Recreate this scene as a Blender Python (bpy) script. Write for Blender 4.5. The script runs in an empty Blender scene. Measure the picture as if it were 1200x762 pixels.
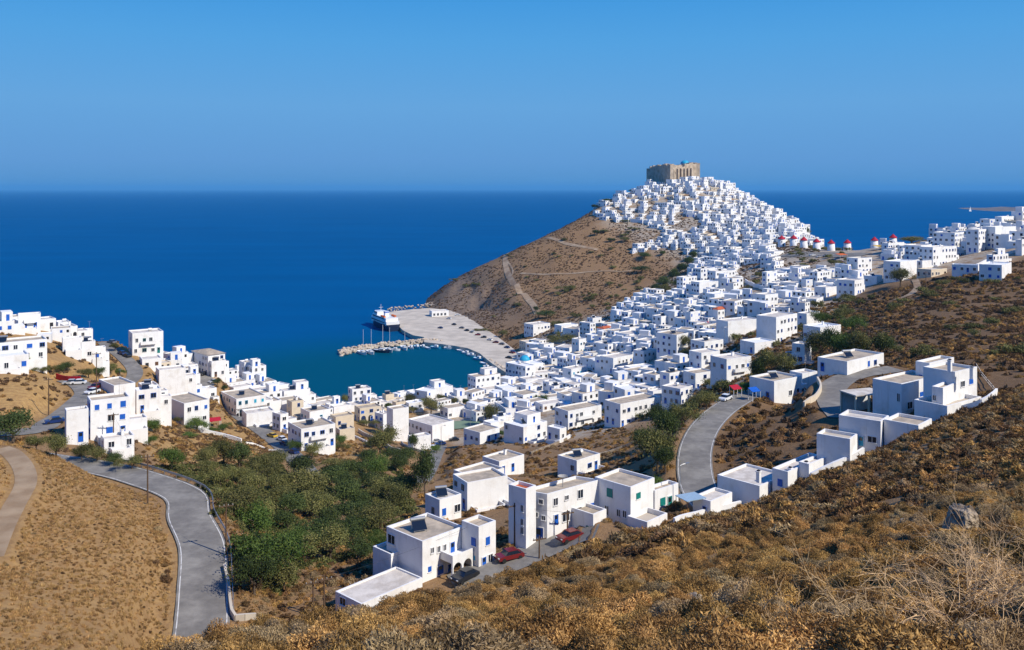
import bpy, math, random
import numpy as np
random.seed(7); rng = np.random.default_rng(7)
S = bpy.context.scene; COL = S.collection
F, CX, HY, H = 1050.0, 600.0, 221.0, 105.0     # focal (px of a 1200 px wide frame), principal column, horizon row, eye height

# ------------------------------------------------------------------ materials
def N(nt, t, **k):
    n = nt.nodes.new(t)
    for a, b in k.items():
        if a in n.inputs: n.inputs[a].default_value = b
        else: setattr(n, a, b)
    return n
def mat(name, col, rough=.85, noise=None, bump=None, spec=.25, metal=0., col2=None, fac2=(.4, .6), scale2=.4, obj_rand=0., objcol=False, detail=6):
    m = bpy.data.materials.new(name); m.use_nodes = True; nt = m.node_tree
    b = nt.nodes['Principled BSDF']; L = nt.links.new
    b.inputs['Roughness'].default_value = rough; b.inputs['Specular IOR Level'].default_value = spec; b.inputs['Metallic'].default_value = metal
    tc = N(nt, 'ShaderNodeNewGeometry')
    c = N(nt, 'ShaderNodeRGB'); c.outputs[0].default_value = (*col, 1); out = c.outputs[0]
    if objcol:
        oi = N(nt, 'ShaderNodeObjectInfo'); out = oi.outputs['Color']
    if col2:
        nz = N(nt, 'ShaderNodeTexNoise', Scale=scale2, Detail=detail, Roughness=.6); L(tc.outputs['Position'], nz.inputs['Vector'])
        mr = N(nt, 'ShaderNodeMapRange'); mr.inputs[1].default_value, mr.inputs[2].default_value = fac2; L(nz.outputs[0], mr.inputs[0])
        mx = N(nt, 'ShaderNodeMix', data_type='RGBA'); L(mr.outputs[0], mx.inputs[0]); L(out, mx.inputs[6]); mx.inputs[7].default_value = (*col2, 1); out = mx.outputs[2]
    if noise:
        nz = N(nt, 'ShaderNodeTexNoise', Scale=noise[0], Detail=5., Roughness=.65); L(tc.outputs['Position'], nz.inputs['Vector'])
        mr = N(nt, 'ShaderNodeMapRange'); mr.inputs[1].default_value, mr.inputs[2].default_value = .3, .7
        mr.inputs[3].default_value, mr.inputs[4].default_value = 1 - noise[1], 1 + noise[1]; L(nz.outputs[0], mr.inputs[0])
        hs = N(nt, 'ShaderNodeHueSaturation'); L(mr.outputs[0], hs.inputs['Value']); L(out, hs.inputs['Color']); out = hs.outputs[0]
    if obj_rand:
        oi = N(nt, 'ShaderNodeObjectInfo'); mr = N(nt, 'ShaderNodeMapRange'); L(oi.outputs['Random'], mr.inputs[0])
        mr.inputs[3].default_value, mr.inputs[4].default_value = 1 - obj_rand, 1 + obj_rand
        hs = N(nt, 'ShaderNodeHueSaturation'); L(mr.outputs[0], hs.inputs['Value']); L(out, hs.inputs['Color'])
        m2 = N(nt, 'ShaderNodeMath', operation='MULTIPLY_ADD'); L(oi.outputs['Random'], m2.inputs[0]); m2.inputs[1].default_value = 7.3; m2.inputs[2].default_value = 0
        m3 = N(nt, 'ShaderNodeMath', operation='FRACT'); L(m2.outputs[0], m3.inputs[0])
        mr2 = N(nt, 'ShaderNodeMapRange'); L(m3.outputs[0], mr2.inputs[0]); mr2.inputs[3].default_value, mr2.inputs[4].default_value = .5 - .04 * obj_rand, .5 + .06 * obj_rand
        L(mr2.outputs[0], hs.inputs['Hue']); out = hs.outputs[0]
    L(out, b.inputs['Base Color'])
    if bump:
        nz = N(nt, 'ShaderNodeTexNoise', Scale=bump[0], Detail=6.); L(tc.outputs['Position'], nz.inputs['Vector'])
        bp = N(nt, 'ShaderNodeBump', Distance=bump[2] if len(bump) > 2 else .1); bp.inputs['Strength'].default_value = bump[1]; L(nz.outputs[0], bp.inputs['Height']); L(bp.outputs[0], b.inputs['Normal'])
    return m
def leafmat(name, col, col2, obj_rand=.25, trans=.25, sc=.9):
    """foliage: two leaf colours mixed by an attribute stored per leaf, a little translucency"""
    m = bpy.data.materials.new(name); m.use_nodes = True; nt = m.node_tree; L = nt.links.new
    b = nt.nodes['Principled BSDF']; o = nt.nodes['Material Output']
    at = N(nt, 'ShaderNodeAttribute', attribute_name='tint')
    mx = N(nt, 'ShaderNodeMix', data_type='RGBA'); L(at.outputs['Fac'], mx.inputs[0]); mx.inputs[6].default_value = (*col, 1); mx.inputs[7].default_value = (*col2, 1)
    oi = N(nt, 'ShaderNodeObjectInfo'); mr = N(nt, 'ShaderNodeMapRange'); L(oi.outputs['Random'], mr.inputs[0]); mr.inputs[3].default_value, mr.inputs[4].default_value = 1 - obj_rand, 1 + obj_rand
    m2 = N(nt, 'ShaderNodeMath', operation='MULTIPLY'); L(oi.outputs['Random'], m2.inputs[0]); m2.inputs[1].default_value = 7.3
    m3 = N(nt, 'ShaderNodeMath', operation='FRACT'); L(m2.outputs[0], m3.inputs[0])
    mr2 = N(nt, 'ShaderNodeMapRange'); L(m3.outputs[0], mr2.inputs[0]); mr2.inputs[3].default_value, mr2.inputs[4].default_value = .5 - .022 * obj_rand, .5 + .012 * obj_rand
    hs = N(nt, 'ShaderNodeHueSaturation'); L(mr.outputs[0], hs.inputs['Value']); L(mr2.outputs[0], hs.inputs['Hue']); L(mx.outputs[2], hs.inputs['Color'])
    L(hs.outputs[0], b.inputs['Base Color']); b.inputs['Roughness'].default_value = .75; b.inputs['Specular IOR Level'].default_value = .15
    if trans:
        t = N(nt, 'ShaderNodeBsdfTranslucent'); L(hs.outputs[0], t.inputs[0]); ms = N(nt, 'ShaderNodeMixShader'); ms.inputs[0].default_value = trans
        L(b.outputs[0], ms.inputs[1]); L(t.outputs[0], ms.inputs[2]); L(ms.outputs[0], o.inputs[0])
    return m
M = {}
M['white'] = mat('whitewash', (.82, .81, .79), .9, noise=(.5, .05), bump=(2.5, .25, .05), col2=(.62, .57, .50), fac2=(.54, .82), scale2=.3)
nt = M['white'].node_tree; b_ = nt.nodes['Principled BSDF']; lk = b_.inputs['Base Color'].links[0].from_socket
g_ = N(nt, 'ShaderNodeNewGeometry'); mp_ = N(nt, 'ShaderNodeMapping'); mp_.inputs['Scale'].default_value = (1.1, 1.1, .10); nt.links.new(g_.outputs['Position'], mp_.inputs[0])
nz_ = N(nt, 'ShaderNodeTexNoise', Scale=1.0, Detail=5., Roughness=.65); nt.links.new(mp_.outputs[0], nz_.inputs['Vector']); mr_ = N(nt, 'ShaderNodeMapRange'); mr_.inputs[1].default_value = .55; mr_.inputs[2].default_value = .78; mr_.inputs[4].default_value = .55; nt.links.new(nz_.outputs[0], mr_.inputs[0])
mx_ = N(nt, 'ShaderNodeMix', data_type='RGBA'); nt.links.new(mr_.outputs[0], mx_.inputs[0]); nt.links.new(lk, mx_.inputs[6]); mx_.inputs[7].default_value = (.56, .51, .44, 1); nt.links.new(mx_.outputs[2], b_.inputs['Base Color'])
M['cream'] = mat('cream_plaster', (.66, .56, .42), .9, noise=(.6, .08), bump=(2.5, .25, .05))
M['grey'] = mat('bare_cement', (.36, .34, .31), .9, noise=(.8, .15), bump=(2., .3, .05))
M['roof'] = mat('roof_screed', (.50, .41, .30), .95, noise=(.7, .18), col2=(.36, .30, .23), scale2=.5)
M['roofw'] = mat('pale_roof_screed', (.68, .62, .54), .95, noise=(.7, .12), col2=(.52, .46, .39), scale2=.5)
M['tile'] = mat('red_roof_tile', (.48, .12, .05), .8, noise=(1.5, .25))
M['blue'] = mat('blue_paint', (.015, .11, .48), .5, noise=(2, .15))
M['sky'] = mat('turquoise_paint', (.03, .36, .55), .5, noise=(2, .15))
M['haze_blue'] = mat('pale_blue_sheet', (.30, .42, .52), .6, noise=(2, .1))
M['green'] = mat('green_paint', (.01, .19, .17), .5, noise=(2, .15))
M['brown'] = mat('brown_wood', (.13, .065, .035), .6, noise=(3, .2))
M['glass'] = mat('window_glass', (.012, .018, .03), .12, spec=.6)
M['dark'] = mat('dark_opening', (.02, .02, .024), .6)
M['red'] = mat('red_paint', (.42, .015, .03), .6, noise=(1, .15))
M['stone'] = mat('castle_stone', (.50, .405, .30), .95, noise=(.5, .28), bump=(.5, .7, .8), col2=(.26, .19, .13), fac2=(.45, .7), scale2=.25)
M['rock'] = mat('rock', (.40, .32, .23), .95, noise=(3., .35), bump=(5., 1., .3), col2=(.17, .13, .095), fac2=(.45, .65), scale2=2.)
M['riprap'] = mat('riprap_stone', (.50, .41, .31), .95, noise=(.6, .3), bump=(1., .6, .3))
M['asphalt'] = mat('asphalt', (.185, .17, .148), .9, noise=(.9, .16), col2=(.265, .245, .21), fac2=(.42, .62), scale2=.22, bump=(12, .2, .02))
M['line'] = mat('road_paint', (.66, .64, .59), .8, noise=(1.5, .12), col2=(.34, .32, .29), fac2=(.52, .62), scale2=.8)
M['cement'] = mat('cement', (.62, .54, .43), .95, noise=(.3, .14), col2=(.46, .40, .32), scale2=.15)
M['dirt'] = mat('dirt_track', (.40, .29, .18), .95, noise=(.8, .15), col2=(.28, .19, .11), scale2=.4, bump=(2, .4, .1))
M['steel'] = mat('galvanised_steel', (.42, .43, .44), .45, metal=.7)
M['wood'] = mat('pole_wood', (.12, .075, .045), .85, noise=(4, .25))
M['bark'] = mat('bark', (.13, .095, .065), .9, noise=(4, .3))
M['paint'] = mat('car_paint', (.5, .5, .5), .3, spec=.5, objcol=True)
M['rubber'] = mat('rubber', (.02, .02, .02), .8)
M['lamp'] = mat('lamp_glass', (.6, .6, .58), .2, spec=.5)
M['hull'] = mat('navy_hull', (.012, .02, .05), .35, spec=.5)
M['boatw'] = mat('white_gelcoat', (.78, .78, .77), .3, spec=.5)
M['orange'] = mat('orange_canvas', (.6, .13, .02), .7)
M['yellow'] = mat('yellow_paint', (.6, .38, .03), .6)
M['court'] = mat('court_surface', (.20, .27, .17), .9, noise=(.2, .1))
M['twig'] = mat('dry_twig', (.58, .40, .21), .9, noise=(9, .25), obj_rand=.2)
M['cable'] = mat('cable', (.03, .03, .03), .7)
M['olive'] = leafmat('olive_leaf', (.075, .088, .024), (.26, .235, .080), .35)
M['pine'] = leafmat('dark_leaf', (.032, .055, .016), (.115, .145, .042), .3)
M['bright'] = leafmat('garden_leaf', (.042, .082, .016), (.15, .21, .045), .3)
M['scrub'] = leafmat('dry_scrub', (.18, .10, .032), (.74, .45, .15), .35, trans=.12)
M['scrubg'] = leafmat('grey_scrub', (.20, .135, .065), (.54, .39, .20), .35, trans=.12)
M['straw'] = leafmat('straw', (.26, .15, .055), (.55, .35, .14), .35, trans=.15)
M['scrubd'] = leafmat('dark_scrub', (.10, .058, .025), (.34, .20, .085), .4, trans=.08)
M['scrubh'] = leafmat('hill_scrub', (.11, .065, .032), (.26, .165, .085), .3, trans=.08)

# ------------------------------------------------------------------ mesh helper
class MB:
    def __init__(s): s.v = []; s.f = []; s.m = []; s.ms = []
    def mi(s, m):
        if m not in s.ms: s.ms.append(m)
        return s.ms.index(m)
    def poly(s, pts, m):
        k = len(s.v); s.v += [tuple(p) for p in pts]; s.f.append(tuple(range(k, k + len(pts)))); s.m.append(s.mi(m))
    def box(s, x0, x1, y0, y1, z0, z1, m, bottom=True):
        k = len(s.v); s.v += [(x, y, z) for z in (z0, z1) for x, y in ((x0, y0), (x1, y0), (x1, y1), (x0, y1))]
        fs = [(0, 1, 5, 4), (1, 2, 6, 5), (2, 3, 7, 6), (3, 0, 4, 7), (4, 5, 6, 7)] + ([(3, 2, 1, 0)] if bottom else [])
        s.f += [tuple(k + i for i in f) for f in fs]; s.m += [s.mi(m)] * len(fs)
    def prism(s, pts, z0, z1, m):                   # convex or simple outline, z0/z1 numbers or lists
        n = len(pts); k = len(s.v); q0 = z0 if hasattr(z0, '__len__') else [z0] * n; q1 = z1 if hasattr(z1, '__len__') else [z1] * n
        s.v += [(p[0], p[1], q0[i]) for i, p in enumerate(pts)] + [(p[0], p[1], q1[i]) for i, p in enumerate(pts)]
        s.f += [(k + i, k + (i + 1) % n, k + n + (i + 1) % n, k + n + i) for i in range(n)] + [tuple(k + n + i for i in range(n)), tuple(k + n - 1 - i for i in range(n))]
        s.m += [s.mi(m)] * (n + 2)
    def lathe(s, prof, m, c=(0, 0, 0), n=14, cap=True):
        k = len(s.v)
        for r, z in prof: s.v += [(c[0] + r * math.cos(6.2832 * i / n), c[1] + r * math.sin(6.2832 * i / n), c[2] + z) for i in range(n)]
        for j in range(len(prof) - 1):
            for i in range(n): s.f.append((k + j * n + i, k + j * n + (i + 1) % n, k + (j + 1) * n + (i + 1) % n, k + (j + 1) * n + i)); s.m.append(s.mi(m))
        if cap: s.f.append(tuple(k + (len(prof) - 1) * n + i for i in range(n))); s.m.append(s.mi(m))
    def tube(s, pts, rad, m, n=6):
        k = len(s.v); P = [np.array(p, float) for p in pts]
        for i, p in enumerate(P):
            d = P[min(i + 1, len(P) - 1)] - P[max(i - 1, 0)]; d = d / (np.linalg.norm(d) + 1e-9)
            a = np.cross(d, (0, 0, 1.) if abs(d[2]) < .9 else (1., 0, 0)); a /= np.linalg.norm(a); b = np.cross(d, a); r = rad[i] if hasattr(rad, '__len__') else rad
            s.v += [tuple(p + r * (a * math.cos(6.2832 * q / n) + b * math.sin(6.2832 * q / n))) for q in range(n)]
        for j in range(len(P) - 1):
            for q in range(n): s.f.append((k + j * n + q, k + j * n + (q + 1) % n, k + (j + 1) * n + (q + 1) % n, k + (j + 1) * n + q)); s.m.append(s.mi(m))
        s.f.append(tuple(k + (len(P) - 1) * n + q for q in range(n))); s.m.append(s.mi(m)); s.f.append(tuple(k + n - 1 - q for q in range(n))); s.m.append(s.mi(m))
    def mesh(s, name, smooth=False):
        me = bpy.data.meshes.new(name); me.from_pydata(s.v, [], s.f)
        for m in s.ms: me.materials.append(M[m] if isinstance(m, str) else m)
        me.polygons.foreach_set('material_index', s.m)
        if smooth: me.polygons.foreach_set('use_smooth', [True] * len(s.f))
        me.update(); return me
    def build(s, name, parent=None, smooth=False): return link(name, s.mesh(name, smooth), parent)
def link(name, me, parent=None, loc=None, rz=None, sc=None):
    o = bpy.data.objects.new(name, me); COL.objects.link(o)
    if parent: o.parent = parent
    if loc is not None: o.location = loc
    if rz is not None: o.rotation_euler = (0, 0, rz)
    if sc is not None: o.scale = sc
    return o
def tag(o, label=None, cat=None, group=None, kind=None):
    if label: o['label'] = label
    if cat: o['category'] = cat
    if group: o['group'] = group
    if kind: o['kind'] = kind
    return o
def thing(name, label, cat, loc, rz=0., group=None): return tag(link(name, None, None, loc, rz), label, cat, group)
def dup(o, loc, rz=0., sc=1., label=None, group=None, color=None):
    r = o.copy(); COL.objects.link(r); r.location = loc; r.rotation_euler = (0, 0, rz); r.scale = (sc,) * 3 if not hasattr(sc, '__len__') else sc
    if label: r['label'] = label
    if group: r['group'] = group
    if color: r.color = color
    for ch in o.children:
        c = ch.copy(); COL.objects.link(c); c.parent = r
        if color: c.color = color
        for g in ch.children:
            d = g.copy(); COL.objects.link(d); d.parent = c
    return r

# ------------------------------------------------------------------ terrain: a height field through surveyed points
CP = []
def c(px, py, Y=None, Z=None):
    if Y is None: Y = F * (H - Z) / (py - HY)
    CP.append(((px - CX) / F * Y, Y, H - (py - HY) * Y / F if Z is None else Z))
def w(px, Y, Z): CP.append(((px - CX) / F * Y, Y, Z))
for t in [(600,762,9),(215,752,19),(150,778,20),(0,850,20),(-200,850,20),(1200,762,7),(1400,700,9),(1000,762,8),(800,762,8.5),(400,765,11),
 (300,738,22),(400,726,27),(450,714,31),(520,702,36),(560,690,38),(650,652,50),(700,640,54),(750,622,62),(800,605,70),(850,597,76),(900,580,84),(950,562,92),(1000,545,100),(1060,512,110),(1130,490,120),(1200,462,135),
 (600,730,16),(600,700,27),(600,672,42),(700,720,17),(700,690,28),(700,665,40),(800,720,15),(800,680,25),(800,640,42),(900,720,13),(900,680,20),(900,630,40),(900,600,62),(1000,720,11),(1000,660,21),(1000,600,45),(1000,570,68),
 (1100,720,10),(1100,640,19),(1100,580,42),(1100,530,78),(1200,720,8.5),(1200,620,20),(1200,560,42),(1200,510,75),(1300,560,30),(1300,480,80),(1300,440,140),(400,750,15),(300,764,15),(230,768,15),
 (495,684,120),(423,722,112),(641,630,138),(739,613,136),(590,665,124),(600,648,130),(680,632,132),(540,675,122),
 (0,762,85),(100,750,92),(180,745,102),(0,640,112),(100,640,118),(190,680,116),(208,640,127),(100,570,140),(150,590,140),(30,530,150),(60,532,153),(0,522,155),(-100,560,120),(-100,700,90),(-300,600,100),
 (0,435,225),(50,447,222),(78,470,215),(30,490,195),(0,500,185),(-120,450,210),(0,425,245),(-100,425,245),(60,440,235),(20,390,285),(40,386,295),(10,372,320),(-100,375,310),(60,385,320),(90,397,320),(110,400,330),(110,421,285),
 (150,400,370),(190,418,365),(170,440,305),(222,422,390),(245,441,375),(280,440,410),(309,452,420),(325,456,440),(217,454,330),(233,456,335),(216,500,275),(246,500,285),(188,484,275),(120,515,195),(150,515,205),(180,520,225),(250,520,250),
 (300,500,305),(290,487,330),(320,500,320),(337,505,315),(355,527,280),(393,526,290),(390,495,340),(362,474,395),(400,488,370),(434,480,395),(415,515,320),(446,495,365),(475,480,405),(500,467,430),(530,467,430),(459,516,345),(506,519,350),
 (545,500,375),(560,520,340),(575,497,380),(586,464,440),(551,464,440),(250,540,225),(300,540,230),(330,545,235),(400,540,255),(430,530,285),(470,540,265),(450,560,225),(400,600,180),(330,600,170),(300,640,142),(350,680,128),(430,650,138),
 (480,610,165),(500,580,195),(530,575,200),(270,560,190),(270,600,158),(200,552,185),(150,538,190),(613,520,300),(591,512,310),(640,510,310),(650,500,325),(659,517,290),(585,557,225),(614,557,228),(676,557,222),(703,545,235),(620,590,170),
 (726,500,300),(775,490,300),(760,520,235),(740,540,215),(790,500,215),(800,520,190),(780,560,160),(598,485,375),(622,483,375),(628,467,420),(660,465,410),(705,470,375),(680,449,440),
 (830,285,755),(830,270,790),(830,250,840),(830,224,890),(825,203,925),(850,213,925),(870,224,920),(900,240,900),(930,260,870),(948,268,840),(900,270,770),(900,285,715),(870,280,750),(870,255,850),(950,278,750),
 (790,206,920),(762,211,920),(735,216,915),(710,229,905),(700,245,890),(700,254,870),(740,256,860),(780,262,830),(740,240,890),(780,240,875),(780,225,905),
 (680,255,880),(620,280,865),(590,295,858),(560,306,850),(533,322,840),(515,333,828),(506,350,815),(650,265,880),(685,243,892),(700,275,820),(740,280,800),(700,300,775),(650,290,820),(650,310,770),(700,325,720),(750,310,740),(770,300,750),(750,330,690),(740,350,640),
 (700,350,660),(650,340,715),(650,365,650),(620,375,640),(600,340,740),(600,365,690),(570,350,770),(545,345,790),
 (1060,300,560),(1110,305,480),(1125,292,540),(1100,275,620),(1150,270,600),(1200,258,600),(1300,255,600),(1200,290,470),(1150,300,470),(1190,325,380),(1150,325,390),(1100,335,400),(1060,340,400),(1020,345,420),(1000,370,370),(1050,370,340),(1100,370,320),
 (1150,370,310),(1200,370,300),(1300,370,300),(1000,400,295),(1050,400,270),(1100,400,250),(1150,410,215),(1200,420,200),(1300,410,200),(1000,425,245),(1040,430,225),(1100,430,200),(1150,440,180),(1200,450,165),(1170,465,150),(1085,487,152),(1140,480,150),(1020,486,167),(1000,524,143),
 (975,542,140),(900,510,167),(870,530,162),(930,490,182),(950,520,157),(910,540,152),(850,560,150),(880,480,200),(890,575,142),(940,555,142)]: c(*t)
for t in [(640,425,6),(690,432,12),(632,411,6),(644,394,9),(677,390,14),(700,395,17),(718,437,16),(741,437,18),(768,427,24),(760,466,24),(793,416,29),(754,393,25),(790,388,30),(773,373,31),(730,369,26),(800,374,35),(820,403,34),(820,385,37),(820,362,40),
 (811,476,33),(775,470,28),(804,456,32),(842,432,40),(835,455,40),(846,420,40),(890,401,45),(850,376,41),(934,402,47),(960,384,48),(985,399,50),(949,425,50),(880,450,48),(900,414,46),(940,472,55),(985,430,55),(858,360,45),(888,370,46),(911,363,47),(960,350,49),(1000,338,53),
 (820,345,41),(840,330,44),(800,345,37),(870,330,46),(900,325,48),(940,320,53),(980,315,58),(800,310,44),(830,300,50),(870,295,55),(900,295,57),(930,290,62),(960,293,62.5),(990,294,63),(1047,287,66),(920,305,57),(950,310,56),(593,447,4),(617,447,5),(641,443,6),
 (520,375,1),(545,385,1.5),(580,400,1.5),(600,415,1.5),(595,390,3),(560,375,2),(340,465,0),(400,474,0),(450,468,0),(500,460,0),(545,455,0),(590,440,0),(340,445,-6),(400,455,-6),(450,450,-6),(500,440,-6),(545,436,-6),(570,425,-6),
 (440,420,-8),(520,412,-6),(480,383,-6),(440,365,-8),(490,352,-6),(500,340,-8),(380,400,-10)]: c(t[0], t[1], None, t[2])
for t in [(0,0.5,103.4),(300,45,76),(300,75,58),(300,100,50),(450,50,74),(450,80,58),(450,105,51.5),(600,65,72),(600,90,58),(600,112,53),(700,75,71),(700,100,60),(700,120,54.5),(800,95,66),(800,125,57),(900,110,64),(900,135,57.5),(1000,120,64.5),(1000,138,61),(1100,133,68),
 (100,60,60),(100,40,76),(0,60,66),(-300,40,84),(-300,60,76),(30,178,54),(60,176,53),(-100,180,58),(0,400,-5),(-200,400,-5),(100,410,-5),(200,450,-5),(280,472,-5),(330,490,-5),(494,830,-8),(500,900,-10),(550,930,-10),(600,960,-10),(650,1000,-10),(700,1050,-10),(760,1080,20),(820,1090,20),(900,1030,-10),(950,960,-10),
 (1000,800,-10),(1050,790,-10),(1100,800,-10),(1200,800,-8),(1350,800,-8),(100,600,-20),(300,700,-20),(400,900,-20),(900,1300,-20),(600,1300,-20),(1300,1300,-20),(-300,700,-20),(1700,450,85),(1700,200,90),(2200,100,100),(-600,250,60),(1700,60,100),(-700,60,88),(-700,20,96),(2000,15,104)]: w(*t)
for px in (-2600, -1500, -300, 100, 400, 600, 800, 1100, 1800, 2600, 3800): w(px, 1, 103.3); w(px, 2, 102.9); w(px, 4, 102.2 + px * 1e-4)
CP = np.array(CP)
k_ = (CP[:, 1] < 90) & (CP[:, 1] > 4) & (CP[:, 0] / CP[:, 1] > -.43); CP[k_, 2] -= .35 + CP[k_, 1] * .003
KU, KV = 1.6, 1.0
P = np.c_[CP[:, 0] / CP[:, 1] * KU, np.log(CP[:, 1]) * KV]
D = np.linalg.norm(P[:, None] - P[None], axis=2)
n = len(P); A = np.zeros((n + 3, n + 3)); A[:n, :n] = D - np.eye(n) * .004; A[:n, n] = 1; A[:n, n + 1:] = P; A[n:, :n] = A[:n, n:].T
SOL = np.linalg.solve(A, np.r_[CP[:, 2], 0, 0, 0])
PXS = np.r_[np.linspace(-2600, -150, 50)[:-1], np.arange(-150, 1351, 3.75), np.linspace(1350, 3800, 50)[1:]]
VS = np.linspace(math.log(1.0), math.log(1500), 720); YS = np.exp(VS)
UU, VV = np.meshgrid((PXS - CX) / F * KU, VS * KV)
Q = np.c_[UU.ravel(), VV.ravel()]; ZG = np.empty(len(Q))
for i in range(0, len(Q), 20000):
    q = Q[i:i + 20000]; ZG[i:i + 20000] = np.linalg.norm(q[:, None] - P[None], axis=2) @ SOL[:n] + SOL[n] + q @ SOL[n + 1:]
ZG = ZG.reshape(UU.shape)
def blur(a, k):
    g = np.exp(-.5 * (np.arange(-3 * k, 3 * k + 1) / k) ** 2); g /= g.sum(); h = 3 * k
    b = np.pad(a, h, mode='edge'); b = np.apply_along_axis(lambda r: np.convolve(r, g, 'valid'), 0, b); return np.apply_along_axis(lambda r: np.convolve(r, g, 'valid'), 1, b)
ZG = blur(ZG, 2)
XG = (PXS - CX)[None] / F * YS[:, None]; YG = np.repeat(YS[:, None], len(PXS), 1)
def vnoise(x, y, s, seed):                          # value noise for real bumps of the ground
    r = np.random.default_rng(seed); T = r.random((256, 256)); x = x / s; y = y / s; xi = np.floor(x).astype(int); yi = np.floor(y).astype(int); fx = x - xi; fy = y - yi
    fx = fx * fx * (3 - 2 * fx); fy = fy * fy * (3 - 2 * fy); g = lambda a, b: T[a % 256, b % 256]
    return (g(xi, yi) * (1 - fx) + g(xi + 1, yi) * fx) * (1 - fy) + (g(xi, yi + 1) * (1 - fx) + g(xi + 1, yi + 1) * fx) * fy - .5
ZG += np.clip(YG / 200, .06, 1) * (vnoise(XG, YG, 9, 1) * .9 + vnoise(XG, YG, 23, 2) * 1.6) * np.clip(ZG / 8, 0, 1)
cl = np.clip(1 - np.hypot((XG + 45) / 45, (YG - 790) / 50), 0, 1) + np.clip(1 - np.hypot((XG + 15) / 40, (YG - 735) / 45), 0, 1)    # gullies in the sea cliff
ZG += cl * (vnoise(XG, YG, 14, 5) * 12 + vnoise(XG, YG, 5, 6) * 5)

def gidx(X, Y):
    X = np.asarray(X, float); Y = np.maximum(np.asarray(Y, float), 1.01); px = X / Y * F + CX
    j = np.clip(np.searchsorted(PXS, px) - 1, 0, len(PXS) - 2); i = np.clip(((np.log(Y) - VS[0]) / (VS[1] - VS[0])).astype(int), 0, len(VS) - 2)
    fx = np.clip((px - PXS[j]) / (PXS[j + 1] - PXS[j]), 0, 1); fy = np.clip((np.log(Y) - VS[i]) / (VS[1] - VS[0]), 0, 1); return i, j, fx, fy
def gz(X, Y):
    i, j, fx, fy = gidx(X, Y)
    return (ZG[i, j] * (1 - fx) + ZG[i, j + 1] * fx) * (1 - fy) + (ZG[i + 1, j] * (1 - fx) + ZG[i + 1, j + 1] * fx) * fy
def pick(px, py, ymin=100., ymax=1300):
    """where the sight line of a pixel meets the ground beyond ymin"""
    Y = np.exp(np.linspace(math.log(ymin), math.log(ymax), 1500)); X = (px - CX) / F * Y; s = HY + F * (H - gz(X, Y)) / Y
    k = np.where(s <= py)[0]; i = k[0] if len(k) else int(np.argmin(s))
    return float(X[i]), float(Y[i]), float(gz(X[i], Y[i]))

# ------------------------------------------------------------------ roads: centre lines, and the ground cut and filled to them
def spline(pts, step=1.5):
    P = [np.array(p, float) for p in pts]; P = [2 * P[0] - P[1]] + P + [2 * P[-1] - P[-2]]; out = []
    for i in range(1, len(P) - 2):
        n = max(2, int(np.linalg.norm(P[i + 1] - P[i]) / step))
        for t in np.arange(n) / n:
            out.append(.5 * (2 * P[i] + (P[i + 1] - P[i - 1]) * t + (2 * P[i - 1] - 5 * P[i] + 4 * P[i + 1] - P[i + 2]) * t * t + (3 * P[i] - P[i - 1] - 3 * P[i + 1] + P[i + 2]) * t ** 3))
    return np.array(out + [P[-2]])
def at(px, py, Z): Y = F * (H - Z) / (py - HY); return ((px - CX) / F * Y, Y, Z)
ROADS = {
 'coast_road': ([at(230,790,50),at(236,738,51),at(238,690,52),at(237,640,53),at(222,606,53.7),(-54.5,148.6,54.2),(-65,156.5,54.5),(-74.5,162,54.5),(-88,168,54.3),(-104,176,54)], 6.6),
 'hillside_street': ([(-115,186,54)] + [at(38,505,54.5),at(58,495,54),at(73,486,53.5),at(92,470,53),at(101,460,52.5),at(92,450,51.5),at(78,445,51)], 5.5),
 'upper_street': ([at(128,462,43),at(146,452,42.5),at(157,442,43),at(157,432,43.5),at(146,420,44.2),at(132,409,45.2),at(122,401,46)], 5.0),
 'lower_street': ([at(272,481,21),at(285,490,22),at(303,502,23),at(322,516,24.5),at(340,531,26.5),at(356,548,29),at(368,563,31.5)], 5.6),
 'alley': ([at(517,522,12),at(511,533,16),at(504,549,22),at(490,572,30)], 4.6),
 'house_street': ([at(700,622,56),at(668,632,54.5),at(630,646,53.3),at(590,662,52.6),at(560,672,52.3),at(530,684,51.5)], 5.5),
 'hill_road': ([at(905,456,55),at(880,462,56),at(858,473,56.3),at(840,486,56.5),at(825,503,56.5),at(816,524,56.4),at(814,548,56.2),at(819,572,56),at(832,592,56),at(850,606,56)], 6.2),
 'ridge_road': ([at(1050,432,63),at(1030,435,62.7),at(1005,439,62.3),at(984,447,62),at(973,460,61.5),at(978,476,61.5),at(990,490,61.5)], 6.0),
 'harbour_street': ([at(236,470,28),at(243,452,28),at(240,440,29),at(232,428,31)], 5.0)}
RC = {}
for k, (p, wd) in ROADS.items(): RC[k] = (spline(p), wd)
def cut(poly, wd, depth=.12, margin=1.2, blend=5.):
    global ZG
    x0, y0 = poly[:, :2].min(0) - 12; x1, y1 = poly[:, :2].max(0) + 12
    I, J = np.where((XG > x0) & (XG < x1) & (YG > y0) & (YG < y1)); X = XG[I, J]; Y = YG[I, J]
    d = np.full(len(I), 1e9); z = np.zeros(len(I))
    for q in range(0, len(poly)):
        dd = np.hypot(X - poly[q, 0], Y - poly[q, 1]); m = dd < d; d[m] = dd[m]; z[m] = poly[q, 2]
    t = np.clip((d - wd / 2 - margin) / blend, 0, 1); t = t * t * (3 - 2 * t)
    ZG[I, J] = (z - depth) * (1 - t) + ZG[I, J] * t
for k, (p, wd) in RC.items(): cut(p, wd)
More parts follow.
